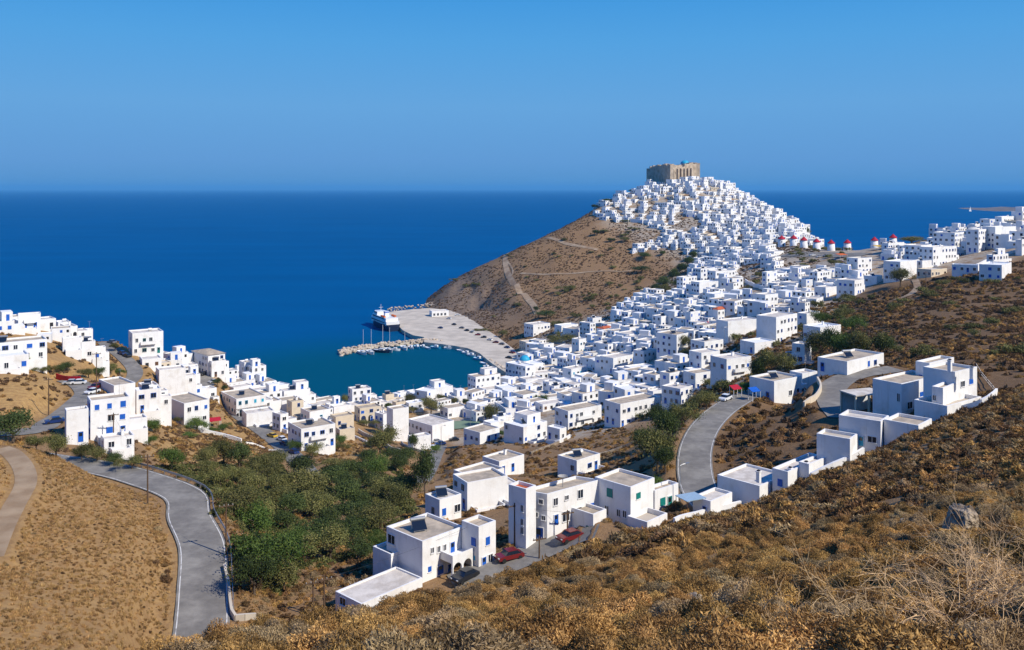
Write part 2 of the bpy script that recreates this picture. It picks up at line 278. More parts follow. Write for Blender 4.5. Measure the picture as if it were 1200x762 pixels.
def ribbon(name, poly, wd, m, up=.05, off=0., drape=False, kind='structure', thick=None, ends=None):
    mb = MB(); rows = []; nacross = 3 if wd > 1 else 1
    for i, p in enumerate(poly):
        d = poly[min(i + 1, len(poly) - 1)] - poly[max(i - 1, 0)]; d = d[:2] / np.linalg.norm(d[:2]); nrm = np.array([-d[1], d[0]])
        row = []
        for t in np.linspace(-.5, .5, nacross + 1):
            q = p[:2] + nrm * (off + t * wd); z = (float(gz(q[0], q[1])) if drape else p[2]) + up; row.append((q[0], q[1], z))
        rows.append(row)
    k = nacross + 1; mb.v = [q for r in rows for q in r]
    for i in range(len(rows) - 1):
        for j in range(nacross): mb.f.append((i * k + j, (i + 1) * k + j, (i + 1) * k + j + 1, i * k + j + 1)); mb.m.append(mb.mi(m))
    mb.mi(m); return tag(mb.build(name, smooth=True), kind=kind)
for k, (p, wd) in RC.items(): ribbon(k, p, wd, 'asphalt')
p = RC['coast_road'][0]
for o_ in (2.95, -2.95): ribbon('road_line', p[:-4], .13, 'line', .056, o_)
p = RC['hill_road'][0]
for o_ in (2.8, -2.8): ribbon('road_line', p, .10, 'line', .056, o_)
TRACK = spline([pick(px, py, 70) for px, py in ((-12, 655), (2, 622), (16, 595), (30, 568), (27, 548), (14, 532), (0, 526))], 1.)
cut(TRACK, 2.6, .0, .4, 2.); ribbon('dirt_track', TRACK, 3.0, 'dirt', .05, drape=True)
PATHS = []; M['path'] = mat('footpath_earth', (.44, .32, .20), .95, noise=(.3, .2), col2=(.30, .20, .12), scale2=.1)
for pp, wd in (([(603,284),(596,292),(592,302),(594,318),(605,334),(616,347),(624,357),(630,368)], 4.6), ([(640,279),(660,285),(680,289),(701,293)], 3.6), ([(610,321),(640,322),(690,319),(740,318)], 2.4), ([(595,330),(601,318),(592,304)], 1.5),
               ([(945,352),(953,345),(966,339),(985,332)], 2.4), ([(870,337),(884,330),(896,324)], 1.6), ([(1050,352),(1068,345),(1075,337),(1072,328)], 3.)):
    q = spline([pick(a, b, 300) for a, b in pp], 4.); q[:, 2] = gz(q[:, 0], q[:, 1]); PATHS.append((q, wd)); ribbon('footpath', q, wd, 'path', .3, drape=True)

# the quay: level concrete slab with walls down to the sea bed
QUAY = [at(a, b, 2.5)[:2] for a, b in ((452,366),(478,363),(504,361),(528,364),(548,371),(562,381),(582,394),(602,409),(618,426),(606,440),(592,436),(584,431),(574,424),(562,414),(548,408),(534,405.5),(516,403),(497,401),(497,395),(484,393),(472,387))]
def inside(x, y, poly):
    x = np.asarray(x, float); y = np.asarray(y, float); r = np.zeros(x.shape, bool); n = len(poly)
    for i in range(n):
        (x1, y1), (x2, y2) = poly[i], poly[(i + 1) % n]
        r ^= ((y1 > y) != (y2 > y)) & (x < (x2 - x1) * (y - y1) / (y2 - y1 + 1e-12) + x1)
    return r
m_ = inside(XG, YG, QUAY); ZG[m_] = np.minimum(ZG[m_], 1.8)
qm = MB(); qm.prism(QUAY, -6, 2.5, 'cement'); quay = tag(qm.build('quay'), kind='structure')
# ------------------------------------------------------------------ ground sheet
PYG = HY + F * (H - ZG) / YG; PXG = np.repeat(PXS[None], len(YS), 0)
def zone(polys, ymin, ymax, soft=2):
    r = np.zeros(ZG.shape)
    for p in polys: r[inside(PXG, PYG, p) & (YG > ymin) & (YG < ymax)] = 1
    return blur(r, soft)
TOWN = [[(570,470),(600,430),(640,385),(690,372),(760,345),(800,310),(700,256),(712,226),(760,213),(830,208),(935,252),(960,285),(1050,283),(1120,292),(1200,252),(1200,300),(1130,315),(1050,325),(1000,345),(960,385),(935,410),(900,400),(860,470),(800,480),(720,505),(640,520),(590,520),(540,525),(470,470)]]
town = zone(TOWN, 190, 1000)
gold = zone([[(-50,440),(70,435),(80,480),(0,505),(-50,510)], [(195,500),(270,510),(330,540),(300,552),(200,550),(170,530)], [(130,425),(185,430),(175,450),(150,450)], [(395,510),(470,540),(430,560),(395,545)], [(265,480),(340,530),(330,545),(250,515)], [(700,430),(760,425),(755,450),(700,450)]], 180, 500)
gold = np.maximum(gold, zone([[(-40,380),(60,375),(130,400),(230,410),(330,460),(420,465),(600,450),(560,500),(420,500),(390,530),(340,530),(300,480),(200,510),(130,520),(70,480),(40,440),(-40,430)]], 185, 480) * .75)
gold = np.maximum(gold, zone([[(-60,520),(110,535),(230,640),(215,770),(-60,770)]], 70, 170) * .55)
dark = zone([[(835,600),(830,520),(880,470),(960,460),(960,400),(1000,340),(1210,310),(1210,760),(980,620)]], 95, 500) * .8
cliff = np.clip(zone([[(500,330),(560,312),(590,340),(620,370),(560,385),(500,362)]], 650, 900, 4) , 0, 1)
nv = len(YS) * len(PXS); W = len(PXS)
me = bpy.data.meshes.new('ground'); me.vertices.add(nv); me.vertices.foreach_set('co', np.stack([XG, YG, ZG], -1).astype(np.float32).ravel())
i = np.arange(len(YS) - 1)[:, None] * W + np.arange(W - 1)[None]; fq = np.stack([i, i + 1, i + 1 + W, i + W], -1).reshape(-1, 4)
me.loops.add(fq.size); me.polygons.add(len(fq)); me.loops.foreach_set('vertex_index', fq.ravel().astype(np.int32)); me.polygons.foreach_set('loop_start', np.arange(0, fq.size, 4, dtype=np.int32)); me.polygons.foreach_set('use_smooth', np.ones(len(fq), bool))
for nm, a in (('town', town), ('gold', gold), ('dark', dark), ('cliff', cliff)): me.attributes.new(nm, 'FLOAT', 'POINT').data.foreach_set('value', a.astype(np.float32).ravel())
me.update(calc_edges=True); me.validate()
g = bpy.data.materials.new('dry_hillside'); g.use_nodes = True; nt = g.node_tree; L = nt.links.new; bs = nt.nodes['Principled BSDF']; bs.inputs['Roughness'].default_value = .95; bs.inputs['Specular IOR Level'].default_value = .1
geo = N(nt, 'ShaderNodeNewGeometry')
def ns(scale, lo, hi, detail=6):
    z = N(nt, 'ShaderNodeTexNoise', Scale=scale, Detail=detail, Roughness=.62); L(geo.outputs['Position'], z.inputs['Vector']); r = N(nt, 'ShaderNodeMapRange'); r.inputs[1].default_value = lo; r.inputs[2].default_value = hi; L(z.outputs[0], r.inputs[0]); return r.outputs[0], z
def mixc(f, a, b):
    m = N(nt, 'ShaderNodeMix', data_type='RGBA'); L(f, m.inputs[0])
    for s_, v in ((6, a), (7, b)):
        if isinstance(v, tuple): m.inputs[s_].default_value = (*v, 1)
        else: L(v, m.inputs[s_])
    return m.outputs[2]
def att(nm): return N(nt, 'ShaderNodeAttribute', attribute_name=nm).outputs['Fac']
def mul(a, b): q = N(nt, 'ShaderNodeMath', operation='MULTIPLY'); L(a, q.inputs[0]); L(b, q.inputs[1]); return q.outputs[0]
f1, _ = ns(.05, .4, .62); f2, _ = ns(.9, .38, .66); f3, zb = ns(.45, .5, .62, 8); f4, _ = ns(6., .35, .7)
col = mixc(f1, (.245, .135, .056), (.33, .19, .08)); col = mixc(f2, col, (.185, .10, .044)); col = mixc(f4, col, (.33, .215, .115))
gcol = mixc(f2, (.47, .29, .11), (.33, .19, .075)); col = mixc(att('gold'), col, gcol)
dcol = mixc(f2, (.125, .075, .04), (.20, .125, .065)); col = mixc(att('dark'), col, dcol)
ccol = mixc(f3, (.22, .16, .11), (.12, .09, .07)); col = mixc(att('cliff'), col, ccol)
tf, _ = ns(.12, .36, .5); tcol = mixc(f2, (.46, .40, .32), (.33, .26, .18)); col = mixc(mul(att('town'), tf), col, tcol)
L(col, bs.inputs['Base Color'])
bp = N(nt, 'ShaderNodeBump', Distance=.5); bp.inputs['Strength'].default_value = .6; z2 = N(nt, 'ShaderNodeTexNoise', Scale=1.3, Detail=8., Roughness=.7); L(geo.outputs['Position'], z2.inputs['Vector']); L(z2.outputs[0], bp.inputs['Height']); L(bp.outputs[0], bs.inputs['Normal'])
me.materials.append(g); tag(link('ground', me), kind='structure')
# ------------------------------------------------------------------ sea
sm = bpy.data.materials.new('sea_water'); sm.use_nodes = True; nt = sm.node_tree; L = nt.links.new; bs = nt.nodes['Principled BSDF']
geo = N(nt, 'ShaderNodeNewGeometry'); sx = N(nt, 'ShaderNodeSeparateXYZ'); L(geo.outputs['Position'], sx.inputs[0])
def ell(cx, cy, rx, ry):                                   # shallow water over pale sand: nearness to the harbour
    a = N(nt, 'ShaderNodeVectorMath', operation='SUBTRACT'); L(geo.outputs['Position'], a.inputs[0]); a.inputs[1].default_value = (cx, cy, 0)
    b = N(nt, 'ShaderNodeVectorMath', operation='MULTIPLY'); L(a.outputs[0], b.inputs[0]); b.inputs[1].default_value = (1 / rx, 1 / ry, 0)
    l = N(nt, 'ShaderNodeVectorMath', operation='LENGTH'); L(b.outputs[0], l.inputs[0]); r = N(nt, 'ShaderNodeMapRange', interpolation_type='SMOOTHSTEP'); L(l.outputs['Value'], r.inputs[0]); r.inputs[1].default_value = 1; r.inputs[2].default_value = .25; return r.outputs[0]
f, _ = ns(.004, .35, .65); f5, _ = ns(.02, .4, .66)
SEA_DEEP, SEA_DEEP2, SEA_SHALLOW = (.0, .066, .185), (.0, .076, .212), (.0, .068, .102)
col = mixc(f, SEA_DEEP, SEA_DEEP2)
mpx = N(nt, 'ShaderNodeMapping'); mpx.inputs['Scale'].default_value = (.0016, .012, 1); mpx.inputs['Rotation'].default_value = (0, 0, .25); L(geo.outputs['Position'], mpx.inputs[0]); nzx = N(nt, 'ShaderNodeTexNoise', Scale=1., Detail=5., Roughness=.6); L(mpx.outputs[0], nzx.inputs['Vector'])
rx = N(nt, 'ShaderNodeMapRange'); rx.inputs[1].default_value = .42; rx.inputs[2].default_value = .68; rx.inputs[4].default_value = .5; L(nzx.outputs[0], rx.inputs[0]); col = mixc(rx.outputs[0], col, (.0, .098, .27))
sh = N(nt, 'ShaderNodeMath', operation='MAXIMUM'); L(ell(-70, 500, 190, 190), sh.inputs[0]); L(ell(-190, 470, 170, 120), sh.inputs[1])
col = mixc(sh.outputs[0], col, SEA_SHALLOW)
df = N(nt, 'ShaderNodeBsdfDiffuse'); L(col, df.inputs[0]); gl = N(nt, 'ShaderNodeBsdfAnisotropic', Roughness=.28); gl.inputs[0].default_value = (.10, .55, .95, 1); mxs = N(nt, 'ShaderNodeMixShader'); mxs.inputs[0].default_value = .10; L(df.outputs[0], mxs.inputs[1]); L(gl.outputs[0], mxs.inputs[2]); L(mxs.outputs[0], nt.nodes['Material Output'].inputs[0]); bs = gl
wv = N(nt, 'ShaderNodeTexNoise', Scale=.35, Detail=6., Roughness=.6); mp = N(nt, 'ShaderNodeMapping'); mp.inputs['Scale'].default_value = (1, .55, 1); mp.inputs['Rotation'].default_value = (0, 0, .5); L(geo.outputs['Position'], mp.inputs[0]); L(mp.outputs[0], wv.inputs['Vector'])
bp = N(nt, 'ShaderNodeBump', Distance=.5); bp.inputs['Strength'].default_value = .5; L(wv.outputs[0], bp.inputs['Height']); L(bp.outputs[0], gl.inputs['Normal']); L(bp.outputs[0], df.inputs['Normal'])
mb = MB(); R_ = 90000
mb.poly([(-R_, -2000, 0), (R_, -2000, 0), (R_, R_, 0), (-R_, R_, 0)], sm); mb.ms = [sm]; tag(mb.build('sea'), kind='structure')
# far headland on the right
mb = MB(); X0 = (1164 - CX) / F * 4083
pr = [(0, 0), (60, 5), (110, 11), (150, 9), (240, 17), (330, 21), (450, 24), (640, 40), (900, 50), (1300, 30), (1700, 0)]
nn = 40; xs = np.linspace(0, 1700, nn); hs = np.interp(xs, [a for a, b in pr], [b for a, b in pr]); rows = [(-1, 0), (40, .45), (120, .8), (260, 1), (500, .7), (800, 0)]
for yo, hh in rows:
    for q in range(nn): mb.v.append((X0 + xs[q] + yo * .2, 4083 + yo + 30 * math.sin(xs[q] * .013), hs[q] * hh * (1 + .25 * math.sin(xs[q] * .05 + yo * .02)) - 1))
for a in range(len(rows) - 1):
    for q in range(nn - 1): mb.f.append((a * nn + q, a * nn + q + 1, (a + 1) * nn + q + 1, (a + 1) * nn + q)); mb.m.append(0)
M['far'] = mat('far_headland', (.22, .17, .13), .95, col2=(.13, .10, .085), scale2=.02, fac2=(.4, .6)); mb.ms = ['far']; tag(mb.build('headland', smooth=True), kind='structure')

# ------------------------------------------------------------------ light, sky, camera
SUN = np.array((.86, -.51)); SUN /= np.linalg.norm(SUN); EL = math.radians(41)
wd = bpy.data.worlds.new('World'); S.world = wd; wd.use_nodes = True; nt = wd.node_tree; L = nt.links.new; bg = nt.nodes['Background']
st = nt.nodes.new('ShaderNodeTexSky'); st.sky_type = 'NISHITA'; st.sun_disc = False; st.sun_elevation = EL; st.sun_rotation = math.atan2(SUN[0], SUN[1])
st.altitude = 100; st.air_density = .8; st.dust_density = 0; st.ozone_density = 6.0
SKY_S = .07
tc = N(nt, 'ShaderNodeTexCoord'); sx = N(nt, 'ShaderNodeSeparateXYZ'); L(tc.outputs['Generated'], sx.inputs[0])
hz = N(nt, 'ShaderNodeValToRGB'); L(sx.outputs[2], hz.inputs[0]); cr = hz.color_ramp      # clear blue band above the sea horizon; unseen upper dome tinted for blue fill
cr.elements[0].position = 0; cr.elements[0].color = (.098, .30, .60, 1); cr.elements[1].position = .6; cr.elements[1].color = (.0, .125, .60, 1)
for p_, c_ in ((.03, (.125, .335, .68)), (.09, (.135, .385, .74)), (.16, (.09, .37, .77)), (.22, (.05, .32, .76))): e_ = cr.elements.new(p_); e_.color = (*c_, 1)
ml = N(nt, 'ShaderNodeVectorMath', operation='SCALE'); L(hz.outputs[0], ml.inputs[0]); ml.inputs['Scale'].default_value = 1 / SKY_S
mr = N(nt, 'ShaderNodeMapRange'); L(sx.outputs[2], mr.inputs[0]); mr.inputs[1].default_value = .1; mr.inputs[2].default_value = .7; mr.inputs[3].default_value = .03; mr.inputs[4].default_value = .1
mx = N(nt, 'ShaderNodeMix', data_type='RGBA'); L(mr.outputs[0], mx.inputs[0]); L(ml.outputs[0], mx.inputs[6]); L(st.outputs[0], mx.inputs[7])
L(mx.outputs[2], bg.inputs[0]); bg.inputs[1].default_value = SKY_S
sl = bpy.data.lights.new('sun', 'SUN'); sl.energy = 5.0; sl.angle = math.radians(.53); sl.color = (1, .935, .82); so = link('sun', sl)
from mathutils import Vector
so.rotation_euler = Vector((SUN[0] * math.cos(EL), SUN[1] * math.cos(EL), math.sin(EL))).to_track_quat('Z', 'Y').to_euler()
so.location = (300, -150, 300)
cam = bpy.data.cameras.new('camera'); co = link('camera', cam); co.location = (0, 0, H); co.rotation_euler = (math.pi / 2, 0, 0)
cam.sensor_width = 36; cam.lens = 36 * F / 1200; cam.shift_y = -(381 - HY) / 1200; cam.clip_start = .1; cam.clip_end = 200000; S.camera = co
S.view_settings.view_transform = 'Standard'; S.view_settings.look = 'None'; S.view_settings.gamma = 1; S.view_settings.exposure = 0
S.render.engine = 'CYCLES'; S.cycles.use_denoising = True; S.cycles.max_bounces = 6; S.cycles.diffuse_bounces = 2; S.cycles.transparent_max_bounces = 4; S.cycles.caustics_reflective = False; S.cycles.caustics_refractive = False

# ------------------------------------------------------------------ sea air: a closed box of even, thin haze round the whole scene
hm = bpy.data.materials.new('sea_haze'); hm.use_nodes = True; nt = hm.node_tree; nt.nodes.remove(nt.nodes['Principled BSDF']); pv = nt.nodes.new('ShaderNodeVolumePrincipled')
pv.inputs['Color'].default_value = (.16, .56, 1, 1); pv.inputs['Density'].default_value = 4.2e-5; pv.inputs['Anisotropy'].default_value = .0; nt.links.new(pv.outputs[0], nt.nodes['Material Output'].inputs['Volume'])
hb_ = MB(); hb_.box(-R_ - 500, R_ + 500, -2500, R_ + 500, -60, 260, hm); hb_.ms = [hm]; tag(hb_.build('haze'), 'thin blue sea haze', kind='stuff')
# ------------------------------------------------------------------ houses
FOOT = []                                              # footprints (corner, angle, lengths) kept clear of scrub
def foot(X, Y, a, lr, ll): FOOT.append((X, Y, a, lr, ll))
def infoot(x, y, pad=.4):
    x = np.asarray(x); r = np.zeros(x.shape, bool)
    for X, Y, a, lr, ll in FOOT:
        dx = x - X; dy = y - Y; u = dx * math.cos(a) + dy * math.sin(a); v = -dx * math.sin(a) + dy * math.cos(a)
        r |= (u > -pad) & (u < lr + pad) & (v > -pad) & (v < ll + pad)
    return r
WC = {}
def window_mesh(kind, wd, ht, col):
    """a frame standing proud of the wall round a set-back pane, or a pair of painted shutters; lies in x, faces -y"""
    key = (kind, round(wd, 1), round(ht, 1), col)
    if key in WC: return WC[key]
    b = MB(); wd, ht = key[1], key[2]; fr = 'white' if kind == 'w' else col; t = .09
    if kind == 'door':
        b.box(-wd / 2, wd / 2, -.06, .05, 0, ht, col); b.box(-wd / 2 - t, -wd / 2, -.1, .05, 0, ht + t, 'white'); b.box(wd / 2, wd / 2 + t, -.1, .05, 0, ht + t, 'white'); b.box(-wd / 2, wd / 2, -.1, .05, ht, ht + t, 'white')
        b.box(-wd * .32, wd * .32, -.07, -.058, ht * .55, ht * .9, 'glass')
    elif kind == 's':
        for s in (-1, 1): b.box(s * wd / 4 - wd / 4 + .01, s * wd / 4 + wd / 4 - .01, -.07, .05, 0, ht, col)
        b.box(-wd / 2 - t, wd / 2 + t, -.12, .05, -.1, -.005, 'white')
    else:
        b.box(-wd / 2, wd / 2, -.03, .05, 0, ht, 'glass')
        b.box(-wd / 2 - t, -wd / 2, -.08, .05, -.02, ht + t, fr); b.box(wd / 2, wd / 2 + t, -.08, .05, -.02, ht + t, fr); b.box(-wd / 2, wd / 2, -.08, .05, ht, ht + t, fr); b.box(-.03, .03, -.06, .04, 0, ht, fr)
        b.box(-wd / 2 - t, wd / 2 + t, -.16, .05, -.12, -.025, 'white')
    WC[key] = b.mesh('window' if kind != 'door' else 'door'); return WC[key]
def body_mesh(b, x0, x1, y0, y1, z0, h, m, par=.45, rim=.22):
    """walls, parapet and the inside of the parapet (open on top for a roof part)"""
    o = [(x0, y0), (x1, y0), (x1, y1), (x0, y1)]; n = [(x0 + rim, y0 + rim), (x1 - rim, y0 + rim), (x1 - rim, y1 - rim), (x0 + rim, y1 - rim)]; T = h + par
    for k in range(4):
        a, c2 = o[k], o[(k + 1) % 4]; p, q = n[k], n[(k + 1) % 4]
        b.poly([(*a, z0), (*c2, z0), (*c2, T), (*a, T)], m); b.poly([(*a, T), (*c2, T), (*q, T), (*p, T)], m); b.poly([(*p, T), (*q, T), (*q, h - .3), (*p, h - .3)], m)
def roof_mesh(b, x0, x1, y0, y1, h, m, rim=.22): b.box(x0 + rim - .004, x1 - rim + .004, y0 + rim - .004, y1 - rim + .004, h - .25, h, m)
def wins(par, side, L, h, z0, opt, rnd, floors=None, dense=1.):
    """windows and doors of one wall. side 0: right wall (y=0), side 1: left wall (x=0)"""
    fl = floors or max(1, int((h + .4) // 2.7)); fh = h / fl; col = {'b': 'blue', 'g': 'green', 'k': 'sky', 'n': 'brown'}.get(next((q for q in opt if q in 'bgkn'), 'b'))
    n = max(1, int(L / 2.5 * dense))
    for f in range(fl):
        for k in range(n):
            t = (k + .5 + rnd.uniform(-.15, .15)) / n * L; r = rnd.random()
            if r < .2: continue
            door = f == 0 and rnd.random() < .3
            if door: kd, wd_, ht, z = 'door', 1.0, 2.1, .1
            else: kd, wd_, ht, z = rnd.choice(('w', 's', 'f', 'w') if 'd' not in opt else ('w', 'w', 'f')), rnd.choice((.9, 1.1, 1.3)), rnd.choice((1.1, 1.3)), .95
            if z + ht > fh - .15: ht = max(.7, fh - .2 - z)
            o = link('door' if door else 'window', window_mesh(kd, wd_, ht, col), par)
            if side == 0: o.location = (t, 0, z0 + f * fh + z)
            else: o.location = (0, t, z0 + f * fh + z); o.rotation_euler = (0, 0, -math.pi / 2)
def chimney_mb(x, y, z, hh=1.2): b = MB(); b.box(x - .28, x + .28, y - .28, y + .28, z - .1, z + hh, 'white'); b.box(x - .36, x + .36, y - .36, y + .36, z + hh, z + hh + .12, 'white'); b.box(x - .2, x + .2, y - .2, y + .2, z + hh + .12, z + hh + .3, 'dark'); return b
def solar(par, x, y, z, rz):
    o = link('solar_heater', WC.setdefault('solar', solar_mesh()), par, (x, y, z), rz); return o
def solar_mesh():
    b = MB(); b.poly([(-1, 0, .3), (1, 0, .3), (1, 1.3, 1.3), (-1, 1.3, 1.3)], 'glass'); b.poly([(-1, 0, .25), (-1, 1.3, 1.25), (1, 1.3, 1.25), (1, 0, .25)], 'steel')
    b.tube([(-1.1, 1.45, 1.45), (1.1, 1.45, 1.45)], .27, 'steel', 10)
    for sx in (-.9, .9): b.tube([(sx, 1.3, 1.25), (sx, 1.3, 0)], .04, 'steel', 4); b.tube([(sx, 0, .3), (sx, 0, 0)], .04, 'steel', 4)
    return b.mesh('solar_heater')
def geom(x0, x1, yb, yt, fl, a, ymin):
    """pixel outline of a house -> its near corner on the ground, wall lengths and height"""
    cx = x0 + fl * (x1 - x0); X, Y, Z = pick(cx, yb, ymin); ph = math.atan2(X, Y); k = Y / F * math.cos(ph)
    lr = max((x1 - cx) * k / max(math.cos(a + ph), .3), 2.5); ll = max((cx - x0) * k / max(math.sin(a + ph), .3), 3.0); return X, Y, Z, lr, ll, (yb - yt) * Y / F
def house(x0, x1, yb, yt, fl, opt, label, a=38, ymin=150, cat='house', name='white_house', group=None):
    rnd = random.Random(int(x0 * 131 + yb * 17)); opt = opt + rnd.choice(('', '', 's', 'c', 'T', 'sT', 'A', 'A')) if 'r' not in opt and 'h' not in opt else opt; a = math.radians(a); X, Y, Z, lr, ll, h = geom(x0, x1, yb, yt, fl, a, ymin)
    if 'D' not in opt: ll = max(ll, min(lr * .7, 7.5) if fl < .3 else ll); lr = max(lr, min(ll * .6, 7)) if fl > .6 else lr
    foot(X, Y, a, lr, ll); h = max(h - .45, 2.3)
    r = thing(name, label, cat, (X, Y, Z), a, group); wm = 'cream' if 'e' in opt else ('grey' if 'm' in opt else 'white')
    b = MB(); body_mesh(b, 0, lr, 0, ll, -5, h, wm); b.build('wall', r)
    rm = 'roof' if 't' in opt else ('tile' if 'r' in opt else ('roofw' if 'w' not in opt else 'white'))
    if 'r' in opt:
        b = MB(); e = .3; y = ll / 2; z1 = h + .35; z2 = h + 1.5
        b.poly([(-e, -e, z1), (lr + e, -e, z1), (lr * .8, y, z2), (lr * .2, y, z2)], 'tile'); b.poly([(lr + e, ll + e, z1), (-e, ll + e, z1), (lr * .2, y, z2), (lr * .8, y, z2)], 'tile'); b.poly([(-e, ll + e, z1), (-e, -e, z1), (lr * .2, y, z2)], 'tile'); b.poly([(lr + e, -e, z1), (lr + e, ll + e, z1), (lr * .8, y, z2)], 'tile'); b.poly([(-e, -e, z1), (-e, ll + e, z1), (lr + e, ll + e, z1), (lr + e, -e, z1)], 'white')
        b.build('roof', r)
    else: b = MB(); roof_mesh(b, 0, lr, 0, ll, h, rm); b.build('roof', r)
    if 'x' not in opt: wins(r, 0, lr, h, 0, opt, rnd)
    if 'y' not in opt and ll > 3: wins(r, 1, ll, h, 0, opt, rnd)
    if 'u' in opt:                                     # smaller storey on the terrace
        uw, ul = lr * rnd.uniform(.45, .6), ll * rnd.uniform(.5, .7); x_ = lr - uw if rnd.random() < .5 else lr * .15; y_ = ll - ul
        b = MB(); body_mesh(b, x_, x_ + uw, y_, y_ + ul, h - .1, h + 2.6, wm, .3); u = b.build('upper_room', r); b = MB(); roof_mesh(b, x_, x_ + uw, y_, y_ + ul, h + 2.6, 'roofw'); b.build('roof', u)
        o = link('door', window_mesh('door', 1., 2.0, 'blue' if 'g' not in opt else 'green'), u, (x_ + uw * .5, y_, h + .05))
    if 'c' in opt: chimney_mb(lr * .7, ll * .7, h).build('chimney', r)
    if 'T' in opt:                                     # water tank on a stand
        b = MB(); b.tube([(lr * .65 - .6, ll * .6, h + .75), (lr * .65 + .6, ll * .6, h + .75)], .42, 'white', 10); b.box(lr * .65 - .5, lr * .65 + .5, ll * .6 - .3, ll * .6 + .3, h, h + .35, 'grey'); b.build('water_tank', r)
    if 'A' in opt: b = MB(); b.tube([(lr * .8, ll * .7, h - .1), (lr * .8, ll * .7, h + 3)], .03, 'steel', 4); b.tube([(lr * .8 - .6, ll * .7, h + 2.8), (lr * .8 + .6, ll * .7, h + 2.8)], .02, 'steel', 4); b.tube([(lr * .8, ll * .7 - .4, h + 2.5), (lr * .8, ll * .7 + .4, h + 2.5)], .02, 'steel', 4); b.build('aerial', r)
    if 's' in opt: solar(r, lr * .4, ll * .4, h, -r.rotation_euler[2] + .3)
    if 'p' in opt:                                     # pergola on posts in front of the right wall
        b = MB(); d = 2.6; hh = 2.4
        for px_ in (.1, lr * .5, lr - .1): b.box(px_ - .09, px_ + .09, -d, -d + .18, -3, hh, 'white')
        for px_ in np.linspace(0, lr, max(4, int(lr / .5))): b.box(px_ - .05, px_ + .05, -d - .1, 0, hh, hh + .12, 'brown')
        b.build('pergola', r)
    if 'B' in opt and h > 4.5:
        b = MB(); z = h / 2; b.box(lr * .25, lr * .75, -1.1, -.003, z - .15, z, 'white'); b.box(lr * .25, lr * .75, -1.1, -1.0, z, z + .9, 'white'); b.box(lr * .25, lr * .25 + .1, -1.0, -.003, z, z + .9, 'white'); b.box(lr * .75 - .1, lr * .75, -1.0, -.003, z, z + .9, 'white'); b.build('balcony', r)
    if rnd.random() < .5 and 'p' not in opt and x1 - x0 > 12 and 'q' not in opt:   # walled yard in front
        dp = rnd.uniform(2.2, 3.6); b = MB(); t = .22; x_0, x_1 = rnd.uniform(0, lr * .3), lr * rnd.uniform(.75, 1.); b.box(x_0, x_1, -dp, -dp + t, -4, .95, wm); b.box(x_0, x_0 + t, -dp + t, -.004, -4, .95, wm); b.box(x_1 - t, x_1, -dp + t, -.004, -4, .95, wm); b.box(x_0 + t, x_1 - t, -dp + t, -.004, -.4, .06, 'roofw'); b.build('yard_wall', r)
    if rnd.random() < .45 and h > 3.6 and 'q' not in opt:                          # lower lean-to against the end wall
        wl_ = rnd.uniform(2.5, 4.2); hh = h * rnd.uniform(.45, .62); b = MB(); y_0, y_1 = ll * .12, ll * .85; body_mesh(b, lr + .003, lr + wl_, y_0, y_1, -5, hh, wm, .25); b.box(lr + .22, lr + wl_ - .218, y_0 + .218, y_1 - .218, hh - .2, hh, 'roofw'); an = b.build('annex', r)
        link('window', window_mesh('w', .9, 1.1, 'blue'), an, (lr + wl_ * .5, y_0, max(hh - 1.9, .5)))
    if 'o' in opt:
        b = MB(); ns_ = 9
        for q in range(ns_): b.box(-1.0, -.003, ll * .15 + q * .32, ll * .15 + (q + 1) * .32, -3, (q + 1) * min(h, 3) / ns_, 'white')
        b.build('staircase', r)
    if 'a' in opt:                                     # arcade: dark arched openings along the right wall
        n_ = max(2, int(lr / 3))
        for q in range(n_):
            b = MB(); xc = (q + .5) * lr / n_; rr = lr / n_ * .33; zt = min(h * .45, 1.7); pts = [(xc - rr, -.05, 0), (xc + rr, -.05, 0)] + [(xc + rr * math.cos(t), -.05, zt + rr * math.sin(t)) for t in np.linspace(0, math.pi, 9)]
            b.poly(pts, 'dark'); n0 = len(pts)
            for k in range(n0): p, q2 = pts[k], pts[(k + 1) % n0]; b.poly([p, (p[0], .05, p[2]), (q2[0], .05, q2[2]), q2], 'dark')
            b.build('arched_opening', r)
    if 'h' in opt:                                     # hipped roof over a block
        b = MB(); e = .4; z1 = h + .47; z2 = h + 1.7; m = 'roof'
        b.poly([(-e, -e, z1), (lr + e, -e, z1), (lr * .65, ll * .5, z2), (lr * .35, ll * .5, z2)], m); b.poly([(lr + e, ll + e, z1), (-e, ll + e, z1), (lr * .35, ll * .5, z2), (lr * .65, ll * .5, z2)], m); b.poly([(-e, ll + e, z1), (-e, -e, z1), (lr * .35, ll * .5, z2)], m); b.poly([(lr + e, -e, z1), (lr + e, ll + e, z1), (lr * .65, ll * .5, z2)], m); b.poly([(-e, -e, z1), (-e, ll + e, z1), (lr + e, ll + e, z1), (lr + e, -e, z1)], m); b.build('hipped_roof', r)
    r['_h'] = h; return r
